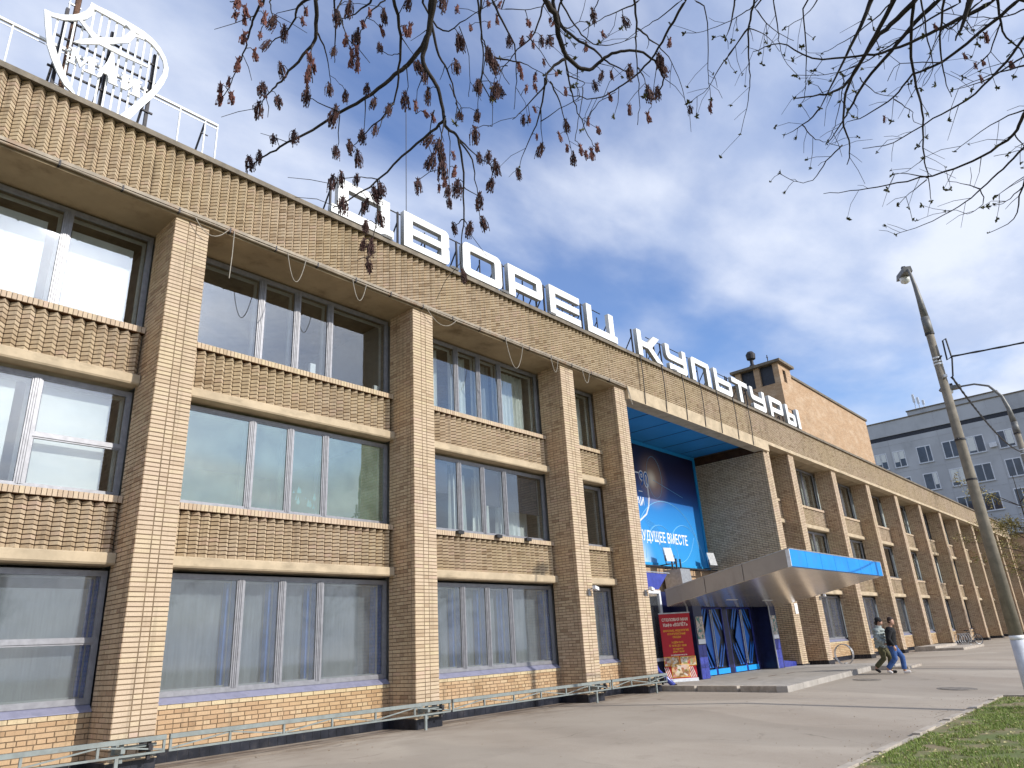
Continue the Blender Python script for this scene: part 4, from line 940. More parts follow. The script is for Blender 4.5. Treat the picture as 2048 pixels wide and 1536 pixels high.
def zspan(x):
    zs = []
    for (a, b_) in zip(SH_I, SH_I[1:]):
        if (a[0]-x)*(b_[0]-x) <= 0 and a[0] != b_[0]: zs.append(a[1]+(b_[1]-a[1])*(x-a[0])/(b_[0]-a[0]))
    zs.sort(); lo = 11.36 if -1.98 < x < -1.24 else (zs[0] if zs else 11.5)
    return lo, (zs[-1] if zs else 13)
for i in range(14):
    x = -2.50+i*.138; lo, hi = zspan(x)
    m = MB(); m.bar((x, ye+.055, lo-.03), (x, ye+.055, hi+.03), .034, .02, upv=(0,1,0)); m.build('slat', M['white'], EM)
m = MB()
for x in (-2.36,-1.55,-.72): m.bar((x, ye+.17, 11.33), (x, ye+.17, 13.5), .06); m.bar((x, ye+.17, 12.9), (x, ye+1.0, 11.33), .04)
for z in (12.0, 12.75, 13.2): m.bar((-2.5, ye+.13, z), (-.62, ye+.13, z), .035)
m.bar((-2.9, ye+.25, 11.42), (-.5, ye+.25, 11.42), .06); m.bar((-2.9, ye+.8, 11.5), (-2.9, ye+.25, 11.5), .05); m.bar((-2.9,ye+.25,11.35),(-2.9,ye+.25,11.62),.05); m.bar((-.5,ye+.25,11.42),(-.1,ye+.1,11.38),.05)
m.build('mounting_frame', M['dark'], EM)
RL = thing('roof_railing', 'thin white metal railing along the roof behind the shield emblem', 'railing')
m = MB(); m.bar((-8,.32,12.56),(.75,.32,12.56),.05,.05); m.build('top_rail', M['white'], RL)
m = MB(); m.bar((-8,.32,12.47),(.75,.32,12.47),.012); m.bar((-8,.30,11.46),(.75,.30,11.46),.014); m.bar((-8,.30,11.62),(-2.5,.30,11.60),.008); m.build('wire_line', M['galv'], RL)
for x in (-7.1,-5.1,-3.1,-.07,.47,.74):
    m = MB(); m.bar((x,.32,11.2),(x,.32,12.56),.026); m.build('post', M['white'], RL)
m = MB(); m.bar((.47,.34,12.5),(.36,.75,11.2),.03); m.bar((.40,.34,12.2),(.56,.34,12.2),.02); m.build('brace', M['dark'], RL)
MA = thing('roof_mast', 'rusty brown steel mast rising behind the shield emblem', 'mast')
m = MB(); m.tube([(-2.16,.55,11.2),(-2.17,.55,16.5)], .055, 8); m.build('mast_tube', M['rust'], MA)
m = MB(); m.tube([(-2.30,.55,11.2),(-2.30,.55,16.5)], .018, 6); m.build('conduit', M['pvc'], MA)
m = MB()
for z in (11.9,12.8,13.9,15): m.bar((-2.32,.55,z),(-2.1,.55,z),.03)
m.build('clamps', M['galv'], MA)
m = MB(); m.tube([(6.8,1.2,11.2),(6.82,1.2,17.5)], .012, 5); m.tube([(6.8,1.2,11.2),(6.81,1.2,12.4)], .022, 6); tag(m.build('whip_antenna', M['dark']), 'thin whip antenna standing behind the roof letter В', 'antenna')
m = MB(); m.tube([(14.2,.9,11.2),(14.0,.9,13.3)], .012, 5); m.tube([(14.2,.9,11.2),(14.17,.9,11.6)], .022, 6); tag(m.build('whip_antenna', M['dark']), 'short whip antenna leaning behind the last letter of the first roof word', 'antenna')

# ------------------------------------------------------------------ low truss railing along the facade
for (a, b_, lb) in ((-7.0, .72, 'grey truss rail section along the wall left of the nearest column'), (.78, 6.72, 'grey truss rail section between the two nearest columns'), (6.78, 12.70, 'grey truss rail section between the second and third columns'), (12.76, 15.66, 'short grey truss rail section ending at the entrance')):
    t = thing('truss_rail', lb, 'railing', 'low truss rails along the facade')
    Y = -.27
    m = MB(); m.box(a, b_, Y-.03, Y+.03, .455, .52); m.build('top_rail', M['railpaint'], t)
    m = MB(); m.box(a, b_, Y-.016, Y+.016, .275, .305); m.build('bottom_rail', M['railpaint'], t)
    n = max(2, int(round((b_-a)/.92))); w_ = (b_-a)/n
    for i in range(n+1):
        x = min(max(a+i*w_, a+.02), b_-.02); m = MB(); m.box(x-.018, x+.018, Y-.016, Y+.016, .306, .454); m.build('upright', M['railpaint'], t)
        if i < n:
            m = MB(); p, q = ((a+i*w_+.03,Y,.44),(a+(i+1)*w_-.03,Y,.32)) if i % 2 else ((a+i*w_+.03,Y,.32),(a+(i+1)*w_-.03,Y,.44)); m.bar(p, q, .022); m.build('diagonal', M['railpaint'], t)
    for xc in [6*k for k in (-1, 0, 1, 2, 2.5) if a-.1 < 6*k+.3 < b_]:
        for dx in (.10, .50):
            m = MB(); m.box(xc+dx-.03, xc+dx+.03, Y-.02, -.036, .33, .40); m.box(xc+dx-.025, xc+dx+.025, Y+.03, Y+.08, .20, .52); m.box(xc+dx-.06, xc+dx+.06, -.034, -.004, .30, .44); m.build('wall_bracket', M['dark'] if dx > .3 else M['railpaint'], t)
        m = MB(); m.box(xc+.06, xc+.62, -.20, -.15, .38, .42); m.box(xc+.06, xc+.62, -.20, -.15, .24, .27); m.build('bracket_plate', M['railpaint'], t)
        m = MB(); m.box(xc+.0, xc+.05, Y-.02, Y+.02, 0, .275); m.build('post', M['railpaint'], t)
m = MB(); m.tube([(16.1,.55,1.1),(16.0,.2,.55),(15.95,-.35,.12)], .075, 12); m.build; dp = tag(m.build('downpipe', M['navytile'], smooth=True), 'bent blue rainwater downpipe at the foot of the column by the entrance', 'downpipe')
m = MB(); m.tube([(15.95,-.35,.12),(15.945,-.37,.108)], .085, 12); m.build('pipe_end_ring', M['dark'], dp)

# ------------------------------------------------------------------ red cafe banner on its stand
bl = Vector((17.28, .72, .15)); br = Vector((18.06, .0, .15)); wdir = (br-bl); BW = 1.06; wdir.normalize()
RB = thing('menu_banner', 'red upright cafe banner with white and yellow lettering and food pictures beside the doors', 'banner', None, tuple((bl+br)/2), math.atan2(wdir.y, wdir.x))
# local frame: x runs along the banner, front looks to -y
BHt = 2.13
m = MB(); m.box(-BW/2, BW/2, 0, .012, .10, BHt); m.build('sheet', M['red'], RB)
m = MB(); m.box(-BW/2-.01, BW/2+.01, -.012, .03, BHt-.01, BHt+.03); m.build('top_bar', M['galv'], RB)
m = MB(); m.box(-BW/2-.01, BW/2+.01, -.05, .10, 0, .10); m.build('base_cassette', M['pvc'], RB)
m = MB(); m.tube([(0,.05,.05),(0,.03,BHt)], .012, 6); m.build('support_pole', M['galv'], RB)
def bt(s, z, size, mat, sx=1.0, bold=.002): text('printed_text', s, size*.93, .004, mat, RB, at(0, -.006, z*.925+.02), 'CENTER', sx*.95, bold)
bt('СТОЛОВАЯ МАИ', 2.02, .135, M['cream'], .92, .003); bt('Кафе «ВЗЛЁТ»', 1.84, .145, M['cream'], .95, .003)
bt('ВКУСНЫЕ, НЕДОРОГИЕ', 1.66, .088, M['yellow'], .98); bt('КОМПЛЕКСНЫЕ', 1.55, .088, M['yellow']); bt('ОБЕДЫ', 1.44, .088, M['yellow'])
bt('ЖДЁМ ВАС', 1.26, .082, M['yellow']); bt('С 10.00 ДО 18.00', 1.15, .088, M['yellow'], 1.0); bt('по адресу:', 1.05, .078, M['yellow']); bt('ДКиТ МАИ', .95, .082, M['yellow']); bt('ул. Дубосековская, д. 8а', .85, .052, M['cream'])
def foodmat(seed):
    mt, nt, b = newmat('food_photo'); p = pos(nt); mpn = node(nt, 'ShaderNodeMapping'); mpn.inputs['Location'].default_value = (seed*3.1, seed, 0); nt.links.new(p, mpn.inputs[0])
    v = node(nt, 'ShaderNodeTexVoronoi'); v.inputs['Scale'].default_value = 11; nt.links.new(mpn.outputs[0], v.inputs['Vector'])
    s = node(nt, 'ShaderNodeSeparateColor'); nt.links.new(v.outputs['Color'], s.inputs[0])
    c = ramp(nt, s.outputs[0], [(0,(.30,.13,.06)),(.25,(.55,.30,.12)),(.45,(.72,.60,.42)),(.6,(.20,.22,.05)),(.75,(.48,.07,.05)),(.9,(.75,.68,.55)),(1,(.14,.07,.04))])
    nt.links.new(c, b.inputs['Base Color']); b.inputs['Roughness'].default_value = .5; return mt
for i, (x0, x1, z0, z1) in enumerate(((-.52,-.03,.50,.76),(.03,.53,.49,.75),(-.30,.27,.15,.52))):
    m = MB(); m.box(x0-.015, x1+.015, -.010-.004*i, -.002, z0-.015, z1+.015); m.build('photo_border', M['yellow'], RB)
    m = MB(); m.box(x0, x1, -.013-.004*i, -.006, z0, z1); m.build('food_photo', foodmat(i+1), RB)
for i in range(9):
    for sx in (-1, 1):
        x = sx*(.33+.0)+(i-4)*.055; 
        if abs(x) < .31 or abs(x) > .54: continue
        m = MB(); m.add([(x-.012,-.004,.12),(x+.012,-.004,.12),(x-.088,-.004,.45),(x-.112,-.004,.45)], [(0,1,2,3)])
        if abs(x-.1) < .57: m.build('white_stripe', M['cream'], RB)

# ------------------------------------------------------------------ two people walking
def skin(name, nodes, edges, mat, parent, sub=2, root=0):
    me = bpy.data.meshes.new(name); me.from_pydata([n[:3] for n in nodes], edges, [])
    o = link(name, me, parent); me.materials.append(mat)
    md = o.modifiers.new('skin', 'SKIN'); md.use_smooth_shade = True
    if not me.skin_vertices: 
        pass
    lay = me.skin_vertices[0] if len(me.skin_vertices) else None
    return o, md
def blob(name, rings, mat, parent, n=14):
    """smooth closed body from stacked ellipse rings: (cx, cy, cz, rx, ry)"""
    m = MB(); v = []; f = []
    for (x, y, z, a, b_) in rings: v += [(x+a*math.cos(6.2832*k/n), y+b_*math.sin(6.2832*k/n), z) for k in range(n)]
    L = len(rings)
    for i in range(L-1):
        for k in range(n): f.append((i*n+k, i*n+(k+1)%n, (i+1)*n+(k+1)%n, (i+1)*n+k))
    f += [tuple(range(n-1,-1,-1)), tuple((L-1)*n+k for k in range(n))]
    m.add(v, f); return m.build(name, mat, parent, smooth=True)
def limbs(m, pts, rad, n=12): m.tube(pts, rad, n)
def union(name, m, mat, parent, vox=.012, sm=4):
    """merge overlapping tubes into one continuous surface"""
    o = m.build(name, mat, parent, smooth=True)
    rm = o.modifiers.new('remesh', 'REMESH'); rm.mode = 'VOXEL'; rm.voxel_size = vox; rm.use_smooth_shade = True
    s = o.modifiers.new('smooth', 'SMOOTH'); s.factor = .5; s.iterations = sm
    return o
def person(label, loc, rz, hip, legs, arms, head_turn, top, mat_top, mat_leg, hat, shoe, puffy, lean):
    P = thing('person', label, 'person', 'two people walking past the entrance', loc, rz)
    # joints in metres, x forward, y left
    hx = lean
    m = MB()
    limbs(m, [(0,0,hip-.06),(0,0,hip+.10),(hx*.4,0,hip+.28),(hx*.8,0,hip+.45),(hx,0,hip+.52)], [.14,.145,.135,.15,.09], 16)
    limbs(m, [(hx,0,hip+.50),(hx+.03,0,hip+.60),(hx+.05,0,hip+.66)], [.065,.055,.055])
    hc = Vector((hx+.075,0,hip+.745)); d = Vector((math.cos(head_turn[0]), math.sin(head_turn[0]), -head_turn[1])).normalized(); sd = d.cross(Vector((0,0,1))).normalized()
    limbs(m, [hc+Vector((0,0,-.105))+d*.045, hc+Vector((0,0,-.07))+d*.03, hc, hc+Vector((0,0,.06))-d*.01, hc+Vector((0,0,.105))-d*.012], [.045,.068,.086,.078,.035], 14)
    limbs(m, [hc+d*.075+Vector((0,0,.02)), hc+d*.105+Vector((0,0,-.018)), hc+d*.085+Vector((0,0,-.03))], [.008,.016,.012], 8)         # nose
    for s in (-1,1): limbs(m, [hc+sd*s*.083+Vector((0,0,.02)), hc+sd*s*.09+Vector((0,0,-.03))], [.018,.012], 8)                         # ears
    for s, L in zip((1,-1), legs):
        limbs(m, [(0,.085*s,hip-.02),L[0],L[1]], [.092,.062,.042]); limbs(m, [L[1],Vector(L[1])+Vector((0,0,-.03)),L[2]], [.042,.044,.034])
    for s, A in zip((1,-1), arms):
        sh = (hx-.01,.185*s,hip+.47); limbs(m, [sh,A[0],A[1]], [.055,.045,.032])
        w = Vector(A[1]); fd = Vector(A[2]).normalized(); pl_ = fd.cross(Vector((1,0,0.01))).normalized()
        limbs(m, [w, w+fd*.09], [.030,.036])
        for k, (ln, off) in enumerate(((.075,-.027),(.085,-.009),(.08,.009),(.062,.026))):
            b0 = w+fd*.085+Vector((off,0,0)); limbs(m, [b0, b0+fd*ln*.55, b0+fd*ln+Vector((0,-.012*s,0))], [.0095,.009,.007], 6)
        limbs(m, [w+fd*.02+Vector((.025,0,0)), w+fd*.06+Vector((.05,0,0)), w+fd*.10+Vector((.052,0,0))], [.012,.010,.008], 6)
    union('body', m, M['skin'], P, .011, 2)
    for s in (-1,1):
        e = hc+d*.078+sd*s*.032+Vector((0,0,.012)); q = MB(); q.tube([e-d*.004, e+d*.004], .010, 8); q.build('eye', M['black'], P)
    # clothes
    m = MB(); g_ = .022 if puffy else .010
    if puffy:
        for k in range(6):
            z = hip-.06+k*.105; limbs(m, [(hx*max(0,(k-1)/5),0,z-.055),(hx*max(0,(k-.5)/5),0,z),(hx*k/5,0,z+.055)], [.165,.205,.165], 18)
        limbs(m, [(hx,0,hip+.46),(hx+.01,0,hip+.55),(hx+.02,0,hip+.61)], [.15,.11,.10], 16)
    else:
        limbs(m, [(0,0,hip-.02),(0,0,hip+.10),(hx*.4,0,hip+.28),(hx*.8,0,hip+.43),(hx,0,hip+.52),(hx+.01,0,hip+.565)], [.158,.160,.158,.172,.13,.075], 18)
    for s, A in zip((1,-1), arms):
        sh = (hx-.01,.178*s,hip+.465); el = Vector(A[0]); w = Vector(A[1])
        if puffy:
            for a, b_ in ((Vector(sh), el), (el, w)):
                for k in range(3): limbs(m, [a.lerp(b_,k/3), a.lerp(b_,(k+.5)/3), a.lerp(b_,(k+1)/3)], [.062,.086,.062], 12)
        else: limbs(m, [sh, el, w], [.086,.066,.048], 12)
    union(top, m, M[mat_top], P, .013, 3)
    m = MB(); limbs(m, [(0,0,hip-.10),(0,0,hip+.02)], [.155,.150], 16)
    for s, L in zip((1,-1), legs):
        kn, an = Vector(L[0]), Vector(L[1]); limbs(m, [(0,.085*s,hip-.04),Vector((0,.085*s,hip-.04)).lerp(kn,.5),kn,kn.lerp(an,.5),an.lerp(kn,.08)], [.118,.105,.088,.082,.078], 12)
    union('trousers', m, M[mat_leg], P, .013, 3)
    for s, L in zip((1,-1), legs):
        an, to = Vector(L[1]), Vector(L[2]); dr = (to-an); heel = an-Vector((dr.x*.25,dr.y*.25,.055)); m = MB()
        limbs(m, [heel+Vector((0,0,-.0)), an.lerp(to,.35)+Vector((0,0,-.03)), to, to+dr*.12], [.046,.050,.046,.028], 10); union('shoe', m, M[shoe[0]], P, .009, 2)
    if hat:
        blob('knit_hat', [(hc.x-.012,hc.y,hc.z-.02,.100,.096),(hc.x-.018,hc.y,hc.z+.03,.108,.104),(hc.x-.03,hc.y,hc.z+.09,.100,.096),(hc.x-.04,hc.y,hc.z+.135,.055,.052)], M['black'], P)
        m = MB(); limbs(m, [(hc.x-.09,-.06,hc.z-.02),(hc.x-.10,0,hc.z-.06),(hc.x-.09,.06,hc.z-.02)], [.05,.06,.05]); m.build('hair', M['hair'], P, smooth=True)
    else:
        blob('hair', [(hc.x-.045,hc.y,hc.z-.06,.062,.080),(hc.x-.03,hc.y,hc.z+.01,.080,.092),(hc.x-.012,hc.y,hc.z+.07,.094,.092),(hc.x-.008,hc.y,hc.z+.115,.074,.072),(hc.x-.01,hc.y,hc.z+.135,.04,.04)], M['hair'], P)
    return P
head = math.atan2(-1.0, .10)
person('walking person in a grey puffer jacket, dark knit hat and olive trousers', (22.60,-4.50,-.005), head, .90,
       [((.20,.09,.50),(.13,.09,.10),(.29,.10,.045)), ((.03,-.09,.47),(-.27,-.09,.20),(-.17,-.10,.06))],
       [((.02,.25,1.10),(.17,.15,.92),(.7,-.5,-.3)), ((-.02,-.25,1.10),(.17,-.18,.94),(.7,.3,-.4))], (-.05,.22), 'puffer_jacket', 'jacket', 'olive', True, ('black',), True, .04)
person('walking person with short brown hair in a black sweater and blue jeans', (22.35,-4.93,-.02), head+.12, .90,
       [((.22,.09,.51),(.20,.09,.11),(.35,.10,.06)), ((.00,-.09,.47),(-.28,-.09,.17),(-.17,-.10,.05))],
       [((.0,.25,1.10),(.02,.27,.86),(.15,0,-1)), ((-.05,-.25,1.10),(.06,-.26,.87),(.2,0,-1))], (-.45,.30), 'sweater', 'black', 'jeans', False, ('shoewhite',), False, .05)

# ------------------------------------------------------------------ lamp poles and overhead cables
def lamp(loc, label, rz, arm, tip):
    t = thing('street_lamp', label, 'street lamp', 'concrete street lamps along the forecourt', loc, rz)
    m = MB(); m.tube([(0,0,-.2),(0,0,1.28)], [.158,.152], 20); m.build('painted_base', M['polewhite'], t, smooth=True)
    m = MB(); m.tube([(0,0,1.281),(0,0,1.36)], [.156,.155], 20); m.build('white_band', M['printwhite'], t, smooth=True)
    m = MB(); m.tube([(0,0,1.25),(0,0,4),(0,0,8.25)], [.150,.128,.095], 20); m.build('shaft', M['pole'], t, smooth=True)
    m = MB(); m.tube([(0,0,8.0),(0,0,8.45)], [.115,.108], 16); m.tube([(0,0,8.45)]+[(0,y,z) for y, z in arm], [.10,.075,.055,.042,.036,.034], 12); m.build('arm', M['oldgalv'], t, smooth=True)
    H = MB(); H.add([(-.12,1.30,10.18),(.12,1.30,10.18),(.16,1.95,10.20),(-.16,1.95,10.20),(-.10,1.30,10.32),(.10,1.30,10.32),(.12,1.95,10.36),(-.12,1.95,10.36),(-.11,2.05,10.25),(.11,2.05,10.25)], [(0,3,2,1),(4,5,6,7),(0,1,5,4),(1,2,6,5),(3,0,4,7),(2,9,6),(6,9,8,7),(7,8,3),(3,8,9,2)]); hd = H.build('lamp_head', M['oldgalv'], t); hd.location = (0, tip[0]-1.35, tip[1]-10.24)
    m = MB(); m.lathe([(.05,10.03),(.12,10.07),(.145,10.18)], 0, 1.72, 14); m.build('lens', M['lens'], hd, smooth=True)
    m = MB(); m.box(-.05,.05,1.55,1.65,10.34,10.44); m.build('sensor', M['cableblack'], hd)
    for z in (7.25,7.32,7.40): 
        m = MB(); m.tube([(0,0,z-.018),(0,0,z+.018)], .112, 16); m.build('steel_band', M['pvc'], t)
    for z in (8.02, 4.55, 5.45):
        m = MB(); m.tube([(0,0,z-.02),(0,0,z+.02)], .130 if z < 6 else .118, 16); m.build('steel_band', M['dark'], t)
    m = MB(); m.bar((-.02,-.06,7.33),(.02,-.32,7.36),.03); m.build('cable_hook', M['dark'], t)
    m = MB(); m.bar((-.12,-.2,5.45),(.12,.2,5.45),.03); m.build('step_bar', M['dark'], t)
    m = MB(); m.bar((0,-.1,6.9),(0,-.26,6.9),.09,.06); m.build('junction_box', M['galv'], t)
    return t
lp = lamp((13.2,-9.83,LZ0), 'tall concrete street lamp standing at the right edge with whitewashed base', R(-62), [(.02,8.95),(.07,9.35),(.14,9.65),(.22,9.82),(.30,9.86)], (.30,9.86)); lp.scale = (.84,.84,.99)
lamp((26.6,-9.65,LZ0), 'far street lamp with a curved arm behind the nearest lamp pole', 0, [(.03,9.0),(.12,9.5),(.42,10.0),(.85,10.2),(1.35,10.24)], (1.35,10.24))
m = MB()
A = Vector((13.2,-10.14,7.08)); B = Vector((18.4,-23.3,8.8))
pts = [A.lerp(B, i/30)-Vector((0,0,.35*4*(i/30)*(1-i/30))) for i in range(31)]
for ph in (0, 2.1, 4.2):
    m.tube([p+Vector((.012*math.sin(i*2.2+ph), 0, .012*math.cos(i*2.2+ph))) for i, p in enumerate(pts)], .014, 5)
m.tube([A, A+Vector((0,.12,-.05)), A+Vector((0,.1,.42)), A+Vector((0,.03,.45)), A+Vector((0,.02,-.05)), A+Vector((0,.1,-.45)), A+Vector((0,.15,-.48))], .018, 6)
tag(m.build('overhead_cable', M['cableblack']), 'twisted black overhead cable running from the near lamp pole out of view to the right', 'cable')
m = MB(); A = Vector((13.2,-10.02,6.60)); B = Vector((26.6,-9.8,7.1)); pts = [A.lerp(B, i/40)-Vector((0,0,.55*4*(i/40)*(1-i/40))) for i in range(41)]
for ph in (0, 2.1, 4.2): m.tube([p+Vector((0, .014*math.sin(i*2.2+ph), .014*math.cos(i*2.2+ph))) for i, p in enumerate(pts)], .015, 5)
tag(m.build('overhead_cable', M['cableblack']), 'twisted black overhead cable strung between the two lamp poles', 'cable')

# ------------------------------------------------------------------ bicycle, racks
def ring(m, c, r, ax, ay, t, n=24, k=5): m.tube([Vector(c)+Vector(ax)*r*math.cos(6.2832*i/n)+Vector(ay)*r*math.sin(6.2832*i/n) for i in range(n+1)], t, k, cap=False)
BK = thing('bicycle', 'black bicycle parked in the hoop rack by the far columns', 'bicycle', None, (53.6,-1.2,0), R(-40))
for x in (-.52,.52):
    m = MB(); ring(m, (x,0,.34), .325, (1,0,0), (0,0,1), .022); wh = m.build('wheel', M['rubber'], BK)
    m = MB(); ring(m, (x,0,.34), .295, (1,0,0), (0,0,1), .010)
    for k in range(8): m.bar((x,0,.34), (x+.29*math.cos(k*.785),0,.34+.29*math.sin(k*.785)), .004)
    m.build('rim', M['galv'], wh)
m = MB()
for a, b_ in (((-.52,0,.34),(-.05,0,.30)),((-.05,0,.30),(-.20,0,.84)),((-.52,0,.34),(-.18,0,.78)),((-.18,0,.78),(.36,0,.84)),((-.05,0,.30),(.38,0,.72)),((.34,0,.95),(.52,0,.34))): m.tube([a, b_], .018, 6)
m.build('frame', M['cableblack'], BK)
m = MB(); m.tube([(.34,0,.95),(.35,0,1.02)], .015, 6); m.tube([(.28,-.28,1.04),(.36,-.1,1.03),(.36,.1,1.03),(.28,.28,1.04)], .014, 6); m.build('handlebar', M['cableblack'], BK)
m = MB(); m.obox((-.22,0,.92), (.13,0,0), (0,.06,0), (0,0,.025)); m.tube([(-.2,0,.82),(-.22,0,.92)], .014, 6); m.build('saddle', M['black'], BK)
m = MB(); ring(m, (-.05,.03,.30), .085, (1,0,0), (0,0,1), .008, 14); m.bar((-.05,.04,.30),(.09,.06,.21),.018); m.bar((-.05,-.04,.30),(-.19,-.06,.39),.018); m.build('crank', M['galv'], BK)
def hooprack(loc, rz, n, label, r=.34):
    t = thing('bicycle_rack', label, 'bicycle rack', None, loc, rz)
    for i in range(n):
        m = MB(); ring(m, (i*.26,0,.42), r, (.35,.94,0), (.1,0,1), .018, 22, 6); m.build('hoop', M['galv'], t)
    m = MB(); m.bar((-.15,0,.06),(n*.26,0,.06),.05); m.build('base_bar', M['galv'], t)
hooprack((51.6,-.85,0), R(-20), 5, 'silver hoop bicycle rack in front of the far columns')
hooprack((29.9,-.75,0), R(10), 2, 'silver spiral bicycle rack standing against the column right of the canopy', .42)
m = MB(); m.box(43.8,49.5,-2.6,-.1,0,.13); m.box(43.8,49.2,-1.2,-.1,.13,.26); lw_ = tag(m.build('low_step', M['kerb']), 'low concrete step in front of a doorway among the far columns', 'step')
m = MB(); m.obox((26.6,.35,.22), (1.3,0,-.1), (0,.12,0), (.01,0,.12)); tag(m.build('blue_ramp', M['navytile']), 'low blue metal ramp at the right end of the entrance platform', 'ramp')
m = MB(); m.box(0,.30,-.01,.01,0,.42); o = tag(m.build('notice_plate', M['printwhite']), 'blank white notice plate on the column beside the canopy', 'plate'); o.location = (27.25,-.02,2.2)

# ------------------------------------------------------------------ buildings behind
GX = 105.0
GB = thing('panel_building', 'grey concrete panel office block rising behind the brick building', 'building')
m = MB(); m.box(GX, GX+16, -45, 40, 0, 26.35); m.box(GX+.1, GX+16, -45, 40, 26.35, 26.95, mi=1); m.box(GX-.05, GX+16, -45, 40, 26.95, 29.0); m.build('wall', [M['panelgrey'], M['blackprint']], GB)
m = MB(); m.box(GX-.15, GX+16, -45.1, 40.1, 29.0, 29.16); m.box(GX+1.85, GX+12.1, -1.6, 9.8, 30.3, 30.44); m.build('parapet_cap', M['coping'], GB)
m = MB(); m.box(GX+2, GX+12, -1.5, 9.7, 29.16, 30.3); m.build('roof_house', M['panelgrey'], GB)
m = MB()
for y in np.arange(-44.5, 40, 6.35):
    m.box(GX-.06, GX-.02, y-.03, y+.03, 27.0, 28.95)
    m.box(GX-.02, GX+.02, y-.04, y+.04, 0.5, 26.3)
for z in (25.6, 21.6, 17.7, 13.8, 9.9): m.box(GX-.018, GX+.015, -44.5, 39.5, z-.03, z+.03)
m.build('panel_seams', M['seamwhite'], GB, kind='stuff')
WIN = [(13.3,14.8,2),(10.9,12.4,2),(7.6,9.3,-2),(1.3,6.1,5),(-2.0,-.3,2),(-8.5,-3.8,5),(-12.2,-10.5,2),(-15.6,-14.0,-2),(-22.5,-17.7,5),(-26.5,-24.8,2),(-33,-28.5,5),(-38,-36.4,2),(16.6,18.2,2),(20.5,25.2,5),(27.4,29.0,2),(31,35.8,5)]
wrnd = random.Random(8)
for fz in (22.3, 18.5, 14.7, 10.9):
    for (a, b_, nn) in WIN:
        m = MB(); m.box(GX-.03, GX+.05, a-.06, b_+.06, fz-.06, fz+2.32); frame_ = m.build('window', M['pvc'], GB)
        n_ = abs(nn); cuts_ = [a+(b_-a)*q/n_ for q in range(n_+1)] if nn > 0 else [a, a+(b_-a)*.34, b_]
        for q in range(n_):
            mm_ = MB(); mm_.box(GX-.055, GX-.035, cuts_[q]+.06, cuts_[q+1]-.06, fz+.08, fz+2.18); mm_.build('pane', M['farglass'], frame_)
            if wrnd.random() < .3: mm_ = MB(); mm_.box(GX-.060, GX-.056, cuts_[q]+.08, cuts_[q+1]-.08, fz+.1+wrnd.random(), fz+2.16); mm_.build('blind', M['curtain'], frame_)
        m = MB(); m.box(GX-.16, GX+.02, a-.12, b_+.12, fz-.13, fz-.065); m.build('sill', M['panelgrey'], frame_)
        if wrnd.random() < .12: m = MB(); m.box(GX-.42, GX-.02, b_+.3, b_+1.1, fz+.3, fz+.9); m.build('air_conditioner', M['pvc'], frame_)
m = MB(); 
for dx, h_ in ((0,2.6),(.5,2.0),(1.1,1.4)): m.tube([(GX+3,8.6-dx,30.4),(GX+3,8.6-dx,30.4+h_)], .06, 6); m.box(GX+2.9,GX+3.1,8.45-dx,8.75-dx,30.4+h_*.5,30.4+h_*.95)
m.build('antenna_cluster', M['pvc'], GB)
WG = thing('brick_wing', 'shaded brown brick side building closing the far end of the forecourt', 'building')
m = MB(); m.box(93.5, 104, -22, 1.5, -1, 10.3); m.build('wall', M['brick_x'], WG)
m = MB(); m.box(93.4, 104.1, -22.1, 1.6, 10.3, 10.5); m.build('coping', M['coping'], WG)
for y in (-4.6,-8.6,-12.6,-16.6):
    for z in (1.2,4.4,7.4):
        m = MB(); m.box(93.42, 93.55, y, y+1.7, z, z+1.8); wd_ = m.build('window', M['pvc'], WG); mm_ = MB(); mm_.box(93.40, 93.42, y+.08, y+1.62, z+.08, z+1.72); mm_.build('pane', M['farglass'], wd_)

# ------------------------------------------------------------------ trees
def tassel(seed, L, nf, mat):
    rr = random.Random(seed); m = MB(); m.tube([(0,0,.012),(0,0,-.012)], [.005,.007], 5)
    for i in range(nf):
        a = rr.uniform(0,6.283); sp = rr.uniform(.04,.30)*L; l = L*rr.uniform(.35,1.0); up0 = rr.uniform(-.012,.012)
        c, s = math.cos(a), math.sin(a)
        p = [(0,0,up0),(c*sp*.75,s*sp*.75,up0-l*.18),(c*sp,s*sp,-l*.6),(c*sp*.95,s*sp*.95,-l)]
        m.tube(p, [.0011,.0010,.0009,.0009], 3, cap=False)
        q = Vector(p[3]); m.tube([q+Vector((0,0,.004)), q, q-Vector((0,0,L*.10))], [.0012,.0030,.0010], 4)
        if i % 2 == 0:
            q = Vector(p[2]); m.tube([q+Vector((0,0,.006)), q-Vector((0,0,.012))], [.0035,.0012], 4)
    for i in range(7):
        a = rr.uniform(0,6.283); m.tube([(0,0,0),(.012*math.cos(a),.012*math.sin(a),.016)], [.004,.001], 4)
    return m.mesh('flower_tassel', mat)
TS = [tassel(i, .078, 46, M['flower']) for i in range(4)]
TP_ = [tassel(20+i, .040, 24, M['flowerpink']) for i in range(3)]
def budmesh(seed):
    rr = random.Random(seed); m = MB()
    for i in range(9):
        a = rr.uniform(0,6.283); e = rr.uniform(-.4,1.2); d = Vector((math.cos(a)*math.cos(e), math.sin(a)*math.cos(e), math.sin(e))); l = rr.uniform(.014,.034)
        s = d.orthogonal().normalized()*l*.28
        m.add([(0,0,0), tuple(d*l*.5+s), tuple(d*l), tuple(d*l*.5-s)], [(0,1,2,3)])
        m.tube([(0,0,0), d*l*.9], [.0035,.0012], 4)
    return m.mesh('leaf_bud', M['bud'])
BD = [budmesh(i) for i in range(4)]
def P3(u, v, t): return CAM+px_ray(u, v)*t
